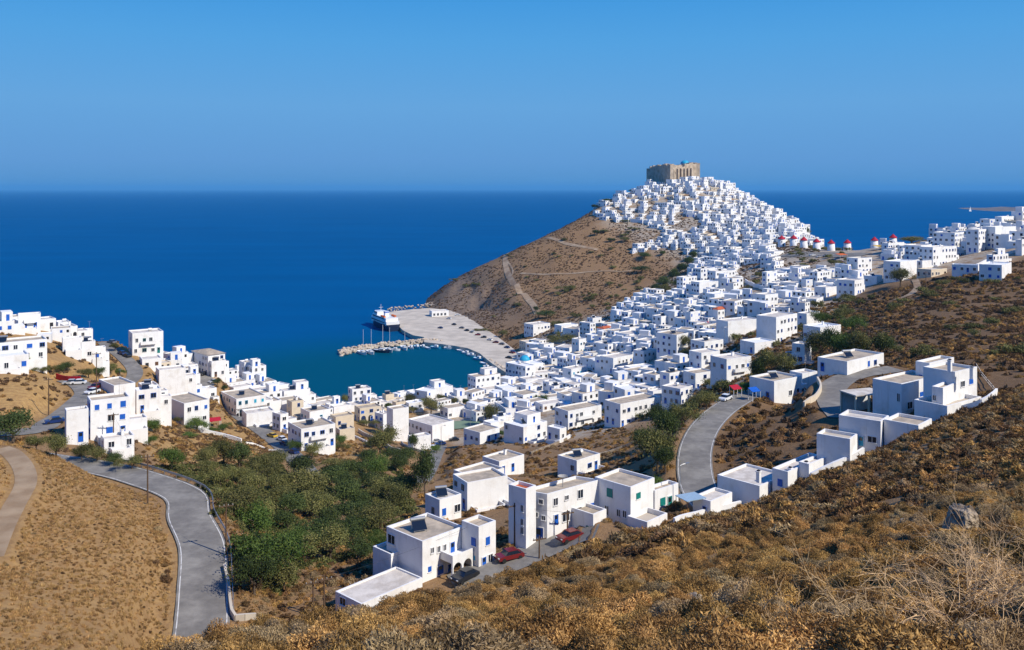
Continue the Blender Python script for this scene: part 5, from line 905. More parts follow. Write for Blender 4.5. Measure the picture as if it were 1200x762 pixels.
def apart(XY, d, used=()):
    G = {}; out = []
    for x, y in list(used): G.setdefault((int(x // d), int(y // d)), []).append((x, y))
    for x, y in XY:
        i, j = int(x // d), int(y // d)
        if all((x - a) ** 2 + (y - b) ** 2 > d * d for di in (-1, 0, 1) for dj in (-1, 0, 1) for a, b in G.get((i + di, j + dj), ())): G.setdefault((i, j), []).append((x, y)); out.append((x, y))
    return np.array(out)
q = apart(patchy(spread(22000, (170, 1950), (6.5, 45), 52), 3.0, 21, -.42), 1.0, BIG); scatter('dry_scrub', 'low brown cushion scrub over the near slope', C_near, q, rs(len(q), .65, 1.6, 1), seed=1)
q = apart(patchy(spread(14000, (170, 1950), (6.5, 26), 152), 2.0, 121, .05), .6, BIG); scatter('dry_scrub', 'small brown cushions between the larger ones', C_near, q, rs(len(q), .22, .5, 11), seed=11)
q = apart(patchy(spread(22000, (100, 1800), (42, 150), 53, lambda px, py, Y: px > 210), 5, 22, -.4), 1.0); scatter('dry_scrub', 'low brown scrub over the brown slope', C_mid, q, rs(len(q), .8, 1.6, 2), seed=2)
q = spread(4200, (190, 1950), (6, 45), 54); scatter('dry_grass', 'straw coloured grass tufts on the near slope', T_near, q, rs(len(q), .4, 1.0, 3), seed=3)
q = spread(16000, (-150, 330), (66, 165), 55); scatter('dry_grass', 'short dry grass tufts on the knoll', T_mid, q, rs(len(q), .5, 1.15, 4), seed=4)
q = patchy(spread(9000, (-150, 330), (66, 165), 56), 4, 23, -.18); scatter('dry_scrub', 'sparse dry scrub on the knoll', C_mid[:3] + C_mid[1:2], q, rs(len(q), .18, .48, 5), seed=5)
q = patchy(spread(12000, (800, 1600), (140, 420), 57, lambda px, py, Y: py > 300), 9, 24, -.3); scatter('dry_scrub', 'dark scrub on the right slope', C_mid[:2] + C_far[:1], q, rs(len(q), 1., 2.4, 6), seed=6)
q = patchy(spread(7000, (180, 840), (120, 330), 58), 8, 25, -.1); scatter('dry_scrub', 'scattered scrub below the town', C_mid, q, rs(len(q), .7, 1.8, 7), seed=7)
q = patchy(spread(26000, (490, 960), (560, 960), 59, lambda px, py, Y: (py > 235)), 16, 26, -.22); scatter('dry_scrub', 'low scrub on the castle hill', C_far, q, rs(len(q), .5, 1.6, 8), seed=8)
q = patchy(spread(5000, (-150, 330), (165, 420), 60), 10, 27, -.2); scatter('dry_scrub', 'low scrub on the left shore slopes', C_far + C_mid[:1], q, rs(len(q), .7, 1.7, 9), seed=9)
C_grn = [cushion(70 + k, m, 420, R_=.7, Hh=.6, ln=.26, wd=.13, up=.1, noisy=.25) for k, m in ((1, 'olive'), (2, 'olive'), (3, 'olive'))]
q = patchy(spread(5000, (180, 520), (112, 260), 64, lambda px, py, Y: inside(px, py, VAL)), 9, 28, -.12); scatter('undergrowth', 'low olive green undergrowth between the valley trees', C_grn, q, rs(len(q), .7, 1.9, 12), seed=12)
# green bushes one can tell apart on the dark right slope
gb = [crown_mesh(200 + k, 'olive', 1.3, 1.5, .75, 14, 60, .28) for k in range(3)]
k = 0
for p in spread(900, (940, 1230), (200, 430), 61, lambda px, py, Y: (py > 325) & (py < 425)):
    if k > 64: break
    if vnoise(np.array([p[0]]), np.array([p[1]]), 25, 31)[0] < -.08: continue
    s = vr.uniform(.8, 2.0); k += 1; tag(link('green_bush', gb[k % 3], None, (p[0], p[1], float(gz(*p)) - .1), vr.uniform(0, 6.28), (s, s, s * vr.uniform(.7, 1.1))), 'green evergreen bush on the dark right slope', 'bush', 'green bushes on the dark right slope')
for k, p in enumerate(spread(60, (520, 780), (640, 860), 62, lambda px, py, Y: (py > 255))[:34]):
    s = vr.uniform(1.2, 2.6); tag(link('green_bush', gb[k % 3], None, (p[0], p[1], float(gz(*p)) - .1), vr.uniform(0, 6.28), (s * 1.3, s, s * .7)), 'dark green bush on the brown castle hill', 'bush', 'dark bushes on the brown castle hill')
k = 0
for p in spread(5000, (560, 1000), (240, 700), 63, lambda px, py, Y: (py < 500) & ((px > 640) | (py > 430)), pad=.3):
    if k >= 170: break
    s = vr.uniform(1.1, 2.2); k += 1; tag(link('garden_bush', gb[k % 3], None, (p[0], p[1], float(gz(*p)) - .2), vr.uniform(0, 6.28), (s, s, s * 1.2)), 'small green garden bush between white town houses', 'bush', 'garden bushes between the town houses')
# ------------------------------------------------------------------ rocks and bare twigs of the near slope
import bmesh
def rock_mesh(seed, rx, ry, rz, m='rock', sub=4):
    bm = bmesh.new(); bmesh.ops.create_icosphere(bm, subdivisions=sub, radius=1); r = np.random.default_rng(seed); pl = [(unit(r.normal(size=3)), r.uniform(.55, .9)) for _ in range(14)]
    for v in bm.verts:
        p = np.array(v.co)
        for n_, d in pl:
            t = p @ n_ - d
            if t > 0: p = p - n_ * t * .92
        p = p * (1 + .06 * math.sin(p[0] * 9 + seed) * math.cos(p[1] * 11 + p[2] * 7) + .03 * math.sin(p[2] * 23 + p[0] * 17)); v.co = p * [rx, ry, rz]
    me = bpy.data.meshes.new('boulder'); bm.to_mesh(me); bm.free(); me.materials.append(M[m]); return me
for px, py, wpx, hpx, sd, lab in ((1124,634,62,50,1,'large grey weathered boulder on the near slope, right side'),(1010,645,22,14,2,'small pale rock at the edge of a dark hollow in the scrub'),(812,716,34,22,3,'rusty brown rock in the scrub near the bottom edge'),(705,742,26,14,4,'flat rock among cushion bushes at the bottom edge'),(1064,620,30,13,5,'flat buff rock left of the large boulder'),(965,642,18,10,6,'small rock left of the dark hollow'),(330,752,20,10,7,'rock at the lower end of the near slope by the road'),(250,752,24,9,8,'grey rock at the very tip of the near slope'),(915,708,16,9,9,'little rock by the bare stalk')):
    X, Y, Z = pick(px, py, 5, 60); s = wpx * Y / F / 2; tag(link('boulder', rock_mesh(sd, s, s * .8, hpx * Y / F * .62), None, (X, Y, Z + hpx * Y / F * .3), sd * 1.3), lab, 'rock')
def twigs(name, px, py, hgt, n, lean, label, seed, spreadr=.5, rad=.009):
    X, Y, Z = pick(px, py, 3.5, 60); r = np.random.default_rng(seed); b = MB()
    def grow(p, d, L_, rr, dep):
        pts = [p]; k = 5
        for i in range(k): d = unit(d + r.normal(0, .16, 3) + [0, 0, -.03]); pts.append(pts[-1] + d * L_ / k)
        b.tube(pts, [rr * (1 - .75 * i / k) for i in range(k + 1)], 'twig', 4)
        if dep > 0:
            for i in range(2, k + 1):
                for _ in range(2 if r.random() < .45 else 1): grow(pts[i], unit(d + r.normal(0, .65, 3)), L_ * r.uniform(.35, .6), rr * .55, dep - 1)
    for k in range(n):
        a = r.uniform(0, 6.28); o = np.array([r.normal(0, spreadr * .4), r.normal(0, spreadr * .4), -.05]); grow(o, unit(np.array([math.cos(a) * spreadr + lean[0], math.sin(a) * spreadr + lean[1], r.uniform(.5, 1)])), hgt * r.uniform(.6, 1.1), rad * r.uniform(.7, 1.2), 2)
    o = b.build(name, smooth=True); o.location = (X, Y, Z); return tag(o, label, 'dead shrub')
twigs('bare_shrub', 1050, 770, .95, 12, (-.5, .1), 'tangled bare tan shrub at the bottom edge, left one of the thorny pair', 1)
twigs('bare_shrub', 1140, 765, 1.1, 20, (-.3, .1), 'dense tangle of bare tan twigs in the bottom right corner', 2, .6)
twigs('bare_shrub', 1195, 720, 1.2, 18, (-.4, 0), 'tall bare tan shrub at the right picture edge below the boulder', 3, .5)
twigs('bare_shrub', 960, 775, .8, 6, (-.6, .1), 'sparse arching bare twigs at the bottom edge, left of the tangle', 4, .4)
twigs('bare_shrub', 1190, 640, .9, 12, (-.1, 0), 'grey bare shrub right of the large boulder', 5, .4, .007)
twigs('bare_shrub', 1185, 600, 1.2, 14, (0, 0), 'pale bare shrub above the boulder at the right edge', 6, .6, .008)
twigs('bare_stalk', 852, 752, .75, 1, (.05, 0), 'single thin dry stalk with branching top at the bottom edge', 7, .05, .010)
twigs('bare_stalk', 1050, 690, .7, 1, (0, 0), 'thin upright dry stem left below the boulder', 8, .05, .006)
# ------------------------------------------------------------------ walls, fences, rails
def wall_line(name, pts, hgt, th, m, label, cat='wall', ymin=110, sink=1.5, step=2., top=None):
    P_ = spline([pick(a, b_, ymin) for a, b_ in pts], step); b = MB()
    for i in range(len(P_) - 1):
        p, q = P_[i], P_[i + 1]; d = (q - p)[:2] / (np.linalg.norm((q - p)[:2]) + 1e-9); nn = np.array([-d[1], d[0]]) * th / 2; zp, zq = float(gz(*p[:2])), float(gz(*q[:2])); o_ = [p[:2] + nn, p[:2] - nn, q[:2] - nn, q[:2] + nn]
        b.prism(o_, [min(zp, zq) - sink] * 4, [zp + hgt, zp + hgt, zq + hgt, zq + hgt], m)
    return tag(b.build(name), label, cat)
for pts, h_, th, m, lab in [
 ([(222,503),(240,508),(262,513),(283,519)],1.2,.35,'white','white boundary wall along the top of the golden bank'),([(288,520),(305,524),(325,529)],.5,.3,'white','thin low white wall running down to the lower street'),
 ([(699,254),(720,256),(745,261),(778,264)],3.2,.6,'white','long shaded terrace wall under the left flank of the hill town'),([(873,331),(884,337),(897,340),(912,334)],2.2,.5,'white','curved white retaining wall below the dry terrace'),
 ([(950,563),(975,551),(1000,540),(1012,533)],1.1,.4,'white','white garden wall running up to the villa'),([(1120,485),(1140,481),(1158,473),(1168,464)],1.3,.35,'white','white wall at the upper end of the villa'),([(790,615),(805,609),(830,603),(868,594)],.9,.35,'white','shaded white wall below the low house with chimneys'),
 ([(66,444),(80,447),(94,447)],1.4,.3,'red','dull red wall at the left street bend'),([(470,520),(480,527),(500,533)],1.,.3,'grey','grey retaining wall in front of the school'),([(640,520),(655,520),(668,513)],1.2,.3,'white','white yard wall beside the podium house'),
 ([(1130,318),(1150,310),(1175,301),(1200,294)],1.3,.4,'white','white ramp wall rising to the right crest'),([(700,430),(706,425),(722,418)],1.,.3,'white','small white lane wall above the dry grass patch'),([(420,507),(438,516),(455,526),(470,532)],1.4,.35,'cement','stone bank wall below the yellow arches'),
 ([(942,478),(955,470),(962,458),(958,448)],1.2,.4,'cream','buff wall along the outside of the upper road bend'),([(400,510),(415,513),(430,520)],.9,.3,'white','short white wall above the dry bank'),([(570,575),(590,590),(612,598)],.9,.3,'white','white yard wall below the blank long house') ,([(655,548),(685,538),(720,530),(745,520)],.9,.5,'rock','dry stone wall across the brown slope right of the small blue-windowed house'),([(622,533),(645,524),(664,516)],.8,.5,'rock','dry stone wall on the brown slope under the podium house')]: wall_line('boundary_wall', pts, h_, th, m, lab)
wall_line('concrete_parapet', [(263,668),(268,690),(270,712),(276,728),(300,727)], .8, .35, 'cement', 'pale concrete parapet at the outer edge of the coast road bottom', 'parapet')
r = thing('wooden_fence', 'brown wooden rail fence up the slope behind the villa', 'fence', pick(1144, 434, 140)); P_ = [np.array(pick(a, b_, 140)) for a, b_ in ((1144,432),(1150,442),(1157,451),(1163,458),(1167,464))]; base = np.array(r.location)
for hh in (.5, 1.0): b = MB(); b.tube([p - base + [0, 0, hh] for p in P_], .07, 'cream', 5); b.build('rail', r)
for p in P_: b = MB(); b.tube([p - base + [0, 0, -.5], p - base + [0, 0, 1.2]], .08, 'wood', 5); b.build('post', r)
# guard rail along the outside of the coast road
p = RC['coast_road'][0]; i0 = int(np.argmin(np.abs(p[:, 1] - 113))); i1 = int(np.argmin(np.abs(p[:, 1] - 163))); base = p[i0].copy(); r = thing('guard_rail', 'steel guard rail along the outer curve of the coast road', 'guard rail', tuple(base)); rail = []
for i in range(i0, i1):
    d = p[i + 1] - p[i]; d = d[:2] / np.linalg.norm(d[:2]); nn = np.array([d[1], -d[0]]) * 3.75; q = np.array([*(p[i][:2] + nn), p[i][2]]); rail.append(q - base)
    if (i - i0) % 2 == 0: b = MB(); b.box(q[0] - base[0] - .06, q[0] - base[0] + .06, q[1] - base[1] - .06, q[1] - base[1] + .06, q[2] - base[2] - .8, q[2] - base[2] + .72, 'steel'); b.build('post', r)
b = MB()
for k in range(len(rail) - 1):
    u, v = rail[k], rail[k + 1]; d = (v - u)[:2]; d /= np.linalg.norm(d); n1 = np.array([d[1], -d[0]]) * -.1
    b.prism([u[:2] + n1, u[:2] + n1 * .3, v[:2] + n1 * .3, v[:2] + n1], [u[2] + .42] * 2 + [v[2] + .42] * 2, [u[2] + .76] * 2 + [v[2] + .76] * 2, 'steel')
b.build('rail', r)
# ------------------------------------------------------------------ poles, lamps, cables
TOPS = {}
def pole(px, py, ytop, label, name='utility_pole', arm=1, ymin=100, group=None, rz=.4, m='wood'):
    X, Y, Z = pick(px, py, ymin); h = (py - ytop) * Y / F; r = thing(name, label, 'utility pole' if name == 'utility_pole' else 'street lamp', (X, Y, Z), rz, group)
    b = MB(); b.tube([(0, 0, -1), (0, 0, h)], [.15, .09] if m == 'wood' else [.09, .06], m, 8); b.build('pole', r)
    if name == 'utility_pole':
        b = MB(); b.box(-1.0, 1.0, -.14, -.05, h - .5, h - .36, m); b.build('crossarm', r)
        for x in (-.9, -.3, .3, .9): b = MB(); b.lathe([(.04, 0), (.07, .08), (.05, .2)], 'grey', (x, -.1, h - .36), 6); b.build('insulator', r)
    else:
        b = MB(); b.tube([(0, 0, h), (.5, 0, h + .15), (1.2, 0, h + .2)], .04, 'steel', 6); b.build('arm', r); b = MB(); b.prism([(1.0, -.14), (1.7, -.12), (1.7, .12), (1.0, .14)], h + .1, h + .26, 'steel'); b.box(1.05, 1.65, -.1, .1, h + .06, h + .098, 'lamp'); b.build('lamp_head', r)
    TOPS[(px, py)] = np.array([X, Y, Z + h - .3]); return r
for px, py, yt, lab in [(173,592,533,'wooden pole on the knoll side of the coast road'),(265,652,590,'wooden pole with a crossarm outside the coast road bend'),(57,487,443,'wooden pole on the golden bank at the left'),(113,470,413,'pole among the trees at the left street bend'),(133,528,484,'pole in front of the white terrace houses, double crossarm'),(125,520,497,'short pole beside the white terrace houses'),
   (380,722,676,'dark pole left of the flat terrace house'),(367,722,680,'second dark pole left of the flat terrace house, wires stacked beside it'),(418,702,680,'thin dark pole on the flat terrace house side'),(603,642,590,'dark pole before the recess of the long building'),(632,656,629,'dark pole at the kerb of the house street'),(665,628,598,'pole beside the red car and blue door'),(45,428,408,'pole in front of the hotel windows'),(1085,345,318,'pole on the crest track right of the lone pine')]: pole(px, py, yt, lab)
for px, py, yt, lab in [(551,505,478,'tall floodlight post at the left of the ball court'),(580,497,472,'floodlight post by the big court tree'),(797,592,546,'street lamp with a pale head at the hill road'),(517,523,500,'lamp post at the school yard'),(849,404,384,'lamp post by the big blank wall'),(138,396,378,'thin mast on the skyline by the small pine'),(113,388,368,'thin skyline mast above the white cube'),(1115,282,262,'thin mast on the right crest skyline'),(1190,258,240,'mast at the right crest hut')]: pole(px, py, yt, lab, 'street_lamp', m='steel')
for u, v, lab in (((265,652),(173,592),'slack cable between the two coast road poles'),((265,652),(367,722),'cable from the coast road pole to the dark poles'),((380,722),(603,642),'long slack cable across the front of the nearest big house'),((603,642),(665,628),'cable along the front of the long building'),((173,592),(133,528),'cable from the first roadside pole to the terrace houses')):
    A1, B1 = TOPS[u], TOPS[v]; b = MB(); b.tube([A1 + (B1 - A1) * t - np.array([0, 0, 4 * t * (1 - t) * np.linalg.norm(B1 - A1) * .025]) for t in np.linspace(0, 1, 14)], .014, 'cable', 4); tag(b.build('overhead_cable'), lab, 'cable')
# ------------------------------------------------------------------ cars
def car_proto():
    r = link('parked_car', None); b = MB()
    prof = [(-2.0, .35), (-2.05, .62), (-1.85, .86), (-.95, .92), (-.85, .92), (1.25, .94), (1.9, .9), (2.0, .62), (1.95, .35)]
    for y0, y1 in ((-.84, .84),):
        k = len(b.v); n = len(prof); b.v += [(x, y0, z) for x, z in prof] + [(x, y1, z) for x, z in prof]; b.f += [(k + i, k + i + 1, k + n + i + 1, k + n + i) for i in range(n - 1)] + [tuple(k + n - 1 - i for i in range(n)), tuple(k + n + i for i in range(n)), (k + n - 1, k, k + n, k + 2 * n - 1)]; b.m += [b.mi('paint')] * (n + 2)
    b.prism([(-.55, -.66), (.95, -.66), (.95, .66), (-.55, .66)], 1.38, 1.45, 'paint'); b.build('body', r)
    b = MB(); lo = [(-1.0, -.78), (1.5, -.78), (1.5, .78), (-1.0, .78)]; hi = [(-.5, -.64), (.92, -.64), (.92, .64), (-.5, .64)]; k = 0; b.v = [(x, y, .925) for x, y in lo] + [(x, y, 1.385) for x, y in hi]; b.f = [(i, (i + 1) % 4, 4 + (i + 1) % 4, 4 + i) for i in range(4)]; b.m = [b.mi('glass')] * 4; b.build('windows', r)
    w0 = MB(); w0.v = []; n = 14
    for y in (-.11, .11): w0.v += [(.32 * math.cos(6.2832 * i / n), y, .32 * math.sin(6.2832 * i / n)) for i in range(n)]
    w0.f = [(i, (i + 1) % n, n + (i + 1) % n, n + i) for i in range(n)] + [tuple(range(n)), tuple(range(2 * n - 1, n - 1, -1))]; w0.m = [w0.mi('rubber')] * len(w0.f); wm_ = w0.mesh('wheel')
    for x in (-1.25, 1.3):
        for y in (-.78, .78): link('wheel', wm_, r, (x, y, .32))
    for y in (-.6, .6): b = MB(); b.box(-2.07, -1.95, y - .16, y + .16, .6, .74, 'lamp'); b.build('headlight', r)
    return r
CC = {'white': (.75, .75, .74), 'silver': (.4, .41, .42), 'black': (.015, .015, .018), 'dark blue': (.01, .03, .13), 'red': (.16, .012, .012), 'grey': (.15, .15, .16), 'yellow': (.6, .38, .03)}
car0 = car_proto(); first = [True]
def car(px, py, col, rz, label, ymin=100, z=None, group=None, sc=1.):
    X, Y, Z = pick(px, py, ymin) if z is None else at(px, py, z); Z += .07 if z is None else 0
    if first[0]: o = car0; o.location = (X, Y, Z); o.rotation_euler = (0, 0, rz); first[0] = False
    else: o = dup(car0, (X, Y, Z), rz, sc)
    for q in [o] + list(o.children): q.color = (*CC[col], 1)
    tag(o, label, 'car', group)
for t in [(545,681,'black',.8,'black car parked before the porch of the nearest big house'),(597,657,'red',.5,'dark red car on the house street before the recess'),(668,634,'red',.6,'red car beside the pole near the blue door'),(850,470,'white',.9,'white car parked at the top of the hill road straight'),(83,451,'silver',.2,'silver car in the row at the left street bend, left one'),(92,451,'white',.2,'white car in the row at the left street bend, right one'),
 (108,462,'white',1.2,'white car on the left street just below the red car'),(112,456,'red',1.2,'red car at the left street bend'),(64,497,'dark blue',.6,'dark blue car by the grassy knoll on the left street'),(143,416,'dark blue',-.7,'dark blue car on the upper curving street'),(149,419,'black',-.7,'black car on the upper curving street'),(131,403,'grey',-.6,'grey car near the top of the curving street'),(188,420,'dark blue',.1,'dark car below the apartment blocks'),
 (240,440,'black',1.1,'black car before the house with the hipped roof'),(250,449,'silver',.9,'silver car by the green tree at the head of the street'),(284,488,'black',-.6,'dark car under the shade roof on the lower street'),(319,513,'yellow',-.7,'yellow car parked on the lower street'),(334,522,'dark blue',-.8,'blue car behind the roadside trees on the lower street'),(344,532,'dark blue',-.8,'dark blue car lowest on the lower street'),(330,517,'white',-.8,'white van-like car between yellow and blue cars'),
 (511,519,'silver',.4,'silver car at the school gate'),(507,527,'white',1.,'white car at the top of the alley'),(532,517,'black',.2,'black car right of the school'),(516,522,'dark blue',.4,'blue car beside the silver one at the school')]: car(*t)
cr_ = random.Random(4)
for px, py, col, lab in [(516,385,'dark blue','dark blue car alone in the middle of the quay'),(532,381,'black','black car at the quay edge by the hill'),(541,385,'grey','grey car parked along the quay road'),(547,388,'black','black car parked along the quay road'),(553,390,'silver','silver car parked along the quay road'),(526,374,'white','white van below the cliff on the quay'),(536,370,'white','white van near the cliff foot'),(560,393,'red','red car nearest the cliff on the quay'),(567,396,'black','dark car in the quay row by the trees'),(574,399,'white','white car in the quay row'),(581,402,'red','red car in the quay row'),(588,404,'grey','grey car in the quay row'),(594,408,'dark blue','blue car at the end of the quay row'),(600,414,'red','red car by the harbour houses'),(596,420,'black','dark car near the harbour wall'),(604,424,'silver','silver car at the harbour wall')]: car(px, py, col, cr_.uniform(-.9, .2), lab, z=2.52)
for k, (px, py, col) in enumerate([(952,300,'white'),(960,302,'silver'),(968,301,'grey'),(976,306,'dark blue'),(984,308,'red'),(990,311,'black')]): car(px, py, col, .3, f'{col} car on the square below the windmills', 400)
# ------------------------------------------------------------------ harbour: mole, boats, ferry
RR = np.random.default_rng(9); rk = [rock_mesh(300 + k, 1, .85, .7, 'riprap', 1) for k in range(4)]
V, F_ = MB(), None; src_ = []
for me0 in rk: src_.append(([tuple(v.co) for v in me0.vertices], [tuple(p_.vertices) for p_ in me0.polygons]))
def stones(line, halfw, nper, z0_, z1_, smin, smax):
    L_ = np.array(line)
    for i in range(len(L_) - 1):
        d = L_[i + 1] - L_[i]; ln = np.linalg.norm(d); nn = np.array([-d[1], d[0]]) / ln
        for k in range(int(ln * nper)):
            t = RR.random(); s = RR.normal(0, .55); p = L_[i] + d * t + nn * np.clip(s, -1.1, 1.1) * halfw; z = z1_ - (z1_ - z0_) * abs(np.clip(s, -1.1, 1.1)) ** 1.3; sz = RR.uniform(smin, smax); vs, fs = src_[RR.integers(4)]; a = RR.uniform(0, 6.28); k0 = len(V.v); c_, s_ = math.cos(a), math.sin(a)
            V.v += [(p[0] + (x * c_ - y * s_) * sz, p[1] + (x * s_ + y * c_) * sz, z + q * sz) for x, y, q in vs]; V.f += [tuple(k0 + q for q in f) for f in fs]; V.m += [V.mi('riprap')] * len(fs)
g2 = lambda px, py, z=1.: np.array(at(px, py, z)[:2])
stones([g2(401,412), g2(425,408), g2(450,405), g2(475,402.5), g2(500,400), g2(517,402)], 8, 2.6, -1.5, 2.6, 1.0, 2.1); stones([g2(399,413), g2(408,413)], 8, 8, -1.5, 2.2, 1.2, 2.2); stones([g2(455,364), g2(480,361.5), g2(505,360), g2(530,362)], 4, 1.3, -1, 3.2, .9, 1.7); stones([g2(574,424), g2(590,434), g2(604,441)], 5, 2.2, -1, 2.5, .8, 1.6); stones([g2(318,459), g2(328,458), g2(336,462)], 9, 2, -1, 2, 1, 2.4); stones([g2(505,357), g2(515,352), g2(508,360)], 8, 1.5, -1, 2.5, 1., 2.5)
tag(V.build('riprap'), 'pale boulders of the harbour mole and shore', kind='stuff')
mole = MB(); c1 = [g2(404,411.5), g2(450,404.5), g2(500,399.3), g2(519,401.5)]
for u, v in zip(c1, c1[1:]): d = (v - u) / np.linalg.norm(v - u); nn = np.array([-d[1], d[0]]) * 3.2; mole.prism([u - nn, v - nn, v + nn, u + nn], -4, 1.9, 'cement')
tag(mole.build('mole'), kind='structure')
def hull_mesh(L_, B_, D_, m, sheer=.35, deckm='boatw', n=14, inset=.15):
    """a hull: stations from stern to bow, flared sides, sheer, and a deck inside the gunwale"""
    b = MB(); rows = []
    for i in range(n + 1):
        t = i / n; w_ = B_ / 2 * (1 - max(0, (t - .45) / .55) ** 2.2) * (.86 + .14 * min(1, t * 4)); z = D_ + sheer * D_ * (2 * t - .8) ** 2 * (1 if t > .4 else .4); rows.append([(t * L_ - L_ / 2, -w_, z), (t * L_ - L_ / 2 - (.0 if t < .9 else L_ * .03), -w_ * .72, -.3), (t * L_ - L_ / 2 - (.0 if t < .9 else L_ * .03), w_ * .72, -.3), (t * L_ - L_ / 2, w_, z)])
    b.v = [q for r_ in rows for q in r_]
    for i in range(n):
        for j in range(3): b.f.append((i * 4 + j, (i + 1) * 4 + j, (i + 1) * 4 + j + 1, i * 4 + j + 1)); b.m.append(b.mi(m))
    b.f.append((0, 1, 2, 3)); b.m.append(b.mi(m)); k = len(b.v); b.v += [(q[0][0], q[0][1] * (1 - inset), q[0][2] - D_ * .22) for q in rows] + [(q[3][0], q[3][1] * (1 - inset), q[3][2] - D_ * .22) for q in rows]
    for i in range(n): b.f.append((k + i, k + i + 1, k + n + 2 + i, k + n + 1 + i)); b.m.append(b.mi(deckm)); b.f.append((i * 4, k + i, k + i + 1, i * 4 + 4)); b.m.append(b.mi(m)); b.f.append((i * 4 + 3, i * 4 + 7, k + n + 2 + i, k + n + 1 + i)); b.m.append(b.mi(m))
    return b.mesh('hull', False)
def boat_proto(L_, m, sail, cab=True, deckm='boatw'):
    r = link('sailing_boat' if sail else 'motor_boat', None); link('hull', hull_mesh(L_, L_ * .33, L_ * .12, m, deckm=deckm), r); b = MB(); z = L_ * .1
    if cab: b.prism([(-L_ * .12, -L_ * .1), (L_ * .16, -L_ * .085), (L_ * .16, L_ * .085), (-L_ * .12, L_ * .1)], z, z + L_ * (.08 if sail else .16), 'boatw'); b.build('cabin', r); b = MB(); b.box(-L_ * .1, L_ * .165, -L_ * .101, L_ * .101, z + L_ * .05, z + L_ * .075, 'glass'); b.build('window', r)
    if sail: b = MB(); b.tube([(L_ * .08, 0, 0), (L_ * .08, 0, L_ * 1.35)], .09, 'boatw', 6); b.tube([(L_ * .08, 0, z + L_ * .14), (-L_ * .36, 0, z + L_ * .13)], .08, 'hull', 6); b.build('mast', r)
    return r
PB = [boat_proto(7.5, 'boatw', False), boat_proto(8.5, 'sky', False), boat_proto(6.5, 'boatw', False, False), boat_proto(7., 'yellow', False)]; PS = boat_proto(11.5, 'boatw', True); PD = boat_proto(13., 'hull', True); used = set()
def boat(pr, px, py, rz, label, group=None):
    X, Y, _ = at(px, py, 0.); 
    if id(pr) in used: o = dup(pr, (X, Y, .15), rz)
    else: o = pr; o.location = (X, Y, .15); o.rotation_euler = (0, 0, rz); used.add(id(pr))
    tag(o, label, 'boat', group)
boat(PS, 425, 415, -1.0, 'sailing boat nearest the tip of the mole, tall mast'); boat(PS, 434.5, 414.5, -1.1, 'second sailing boat from the tip of the mole'); boat(PD, 447, 413, -.5, 'dark-hulled long sailing boat midway on the mole'); boat(PS, 456, 412, -1.1, 'sailing boat right beside the dark-hulled one'); boat(PS, 474, 409.5, -1.2, 'sailing boat with a shorter mast between motor boats at the mole')
for k, (px, py, p_, rz, lab) in enumerate([(463,411,0,-.3,'white motor boat left of the shorter masted sailing boat'),(482,408.5,0,-1.1,'white motor boat in the middle of the mole, first of two'),(489,408,1,-1.1,'light blue motor boat near the root of the mole'),(496,407.5,0,-1.1,'white motor boat at the root of the mole'),(502,409,2,-1.,'small open boat off the root of the mole'),(511,408.5,1,-.6,'light blue boat where the mole meets the quay'),(527,409,0,-.2,'white boat lying under the quay wall'),(540,412,2,-.8,'open white boat at the quay corner'),(547,415,0,-.8,'white cabin boat past the quay corner'),(553,417.5,0,-.8,'larger white boat on the curved quay'),(561,422,1,-.8,'blue boat on the curved quay'),(567,427,2,-1.,'open boat at the inner quay'),(571,432,0,-1.1,'white boat near the inner stone bank'),(574,437,2,-1.2,'last open boat by the inner stone bank'),(579,439,2,-1.2,'pale open boat touching the inner stone bank'),(474,389.5,3,-.6,'yellow fishing boat nearest the ferry'),(481,392.5,3,-.6,'yellow fishing boat in the middle of the three'),(489,396,3,-.6,'yellow fishing boat nearest the mole')]): boat(PB[p_], px, py, rz, lab)
r = thing('passenger_ferry', 'white passenger ferry with navy hull moored at the end of the quay', 'ferry', (*at(449, 383.5, 0)[:2], 0)); A1, B1 = np.array(at(461,389,0)[:2]), np.array(at(436,379,0)[:2]); rz = math.atan2(*(B1 - A1)[::-1]); r.rotation_euler = (0, 0, rz); L_ = 46; B_ = 11.5
link('hull', hull_mesh(L_, B_, 4.6, 'hull', .3, 'grey'), r)
b = MB(); b.prism([(-21, -5.1), (12, -5.0), (17, -3), (17, 3), (12, 5.0), (-21, 5.1)], 4.0, 6.9, 'boatw'); d1 = b.build('main_deck', r); b = MB(); b.prism([(-19, -4.8), (11, -4.7), (14, -2.8), (14, 2.8), (11, 4.7), (-19, 4.8)], 6.9, 9.3, 'boatw'); d2 = b.build('upper_deck', r); b = MB(); b.prism([(2, -4), (9, -3.8), (11.5, -2), (11.5, 2), (9, 3.8), (2, 4)], 9.3, 11.7, 'boatw'); br = b.build('bridge', r)
for dk, z, x0, x1, hb in ((d1, 5.4, -17, 11, 5.12), (d2, 8.0, -15, 9.5, 4.83), (br, 10.5, 3, 8.8, 4.03)):
    for sgn in (-1, 1):
        b = MB()
        for x in np.arange(x0, x1, 2.1): b.box(x, x + 1.4, sgn * hb - .06, sgn * hb + .06, z, z + .85, 'glass')
        b.build('windows', dk)
b = MB(); b.prism([(-9, -1.6), (-5.5, -1.6), (-5.5, 1.6), (-9, 1.6)], 9.3, 13, 'boatw'); b.prism([(-9.05, -1.65), (-5.45, -1.65), (-5.45, 1.65), (-9.05, 1.65)], 12, 12.8, 'blue'); b.build('funnel', r); b = MB(); b.tube([(5, 0, 11.6), (5, 0, 17)], [.25, .1], 'boatw', 6); b.box(4.9, 5.1, -1.6, 1.6, 14.4, 14.6, 'boatw'); b.build('mast', r)
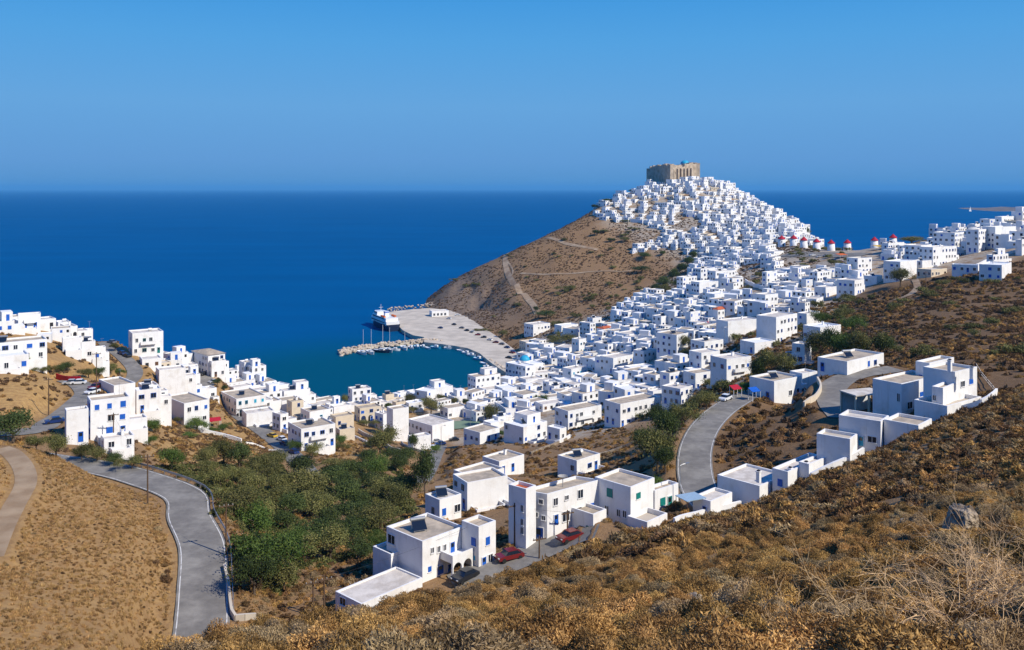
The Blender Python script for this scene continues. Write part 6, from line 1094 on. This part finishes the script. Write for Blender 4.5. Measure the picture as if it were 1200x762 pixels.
for sgn in (-1, 1):
    for x in (-15, -11): b = MB(); b.box(x, x + 3, sgn * 4.2 - .7, sgn * 4.2 + .7, 9.4, 10.4, 'orange'); b.build('lifeboat', r)
X, Y, _ = at(1137, 248, 0); r = thing('sailing_yacht', 'tiny white sail far out on the open sea', 'yacht', (X, Y, 0), .4); link('hull', hull_mesh(16, 5, 1.8, 'boatw'), r); b = MB(); b.poly([(1.5, 0, 2), (1.5, 0, 22), (-7, .6, 3)], 'boatw'); b.poly([(2, 0, 20), (8, .3, 2), (2, .8, 2.5)], 'boatw'); b.tube([(1.6, 0, 0), (1.6, 0, 23)], .15, 'boatw', 6); b.build('sail', r)
# ------------------------------------------------------------------ small surfaces and odds and ends
q = spline([pick(a, b_, 400) for a, b_ in ((922,298),(945,299),(968,299),(990,300),(1012,300))], 4.); q[:, 2] = gz(q[:, 0], q[:, 1]); ribbon('windmill_square', q, 15, 'asphalt', .4, drape=True)
q = spline([pick(a, b_, 300) for a, b_ in ((530,499),(548,498),(562,497))], 4.); q[:, 2] = gz(q[:, 0], q[:, 1]); ribbon('ball_court', q, 15, 'court', .35, drape=True)
for px, py, col, lab in ((986,303,'orange','orange awning on the square below the windmills'),(828,385,'red','red awning above the cypress pair'),(252,501,'red','dark red awning beside the garden tree of the pilastered house'),(884,470,'blue','blue awning over the terrace of the house above the road bend'),(1030,293,'yellow','yellow awning at the foot of the lone windmill'),(862,467,'red','red parasol roof beside the white car')):
    X, Y, Z = pick(px, py, 150); r = thing('awning', lab, 'awning', (X, Y, Z), .5); s = Y / 330; b = MB(); b.prism([(-2 * s, -1.2 * s), (2 * s, -1.2 * s), (2 * s, 1.2 * s), (-2 * s, 1.2 * s)], [2.2, 2.2, 2.9, 2.9], [2.3, 2.3, 3.0, 3.0], col); b.build('canopy', r)
    for x, y, z in ((-1.9 * s, -1.1 * s, 2.25), (1.9 * s, -1.1 * s, 2.25), (-1.9 * s, 1.1 * s, 2.9), (1.9 * s, 1.1 * s, 2.9)): b = MB(); b.tube([(x, y, -1), (x, y, z)], .06, 'white', 5); b.build('post', r)
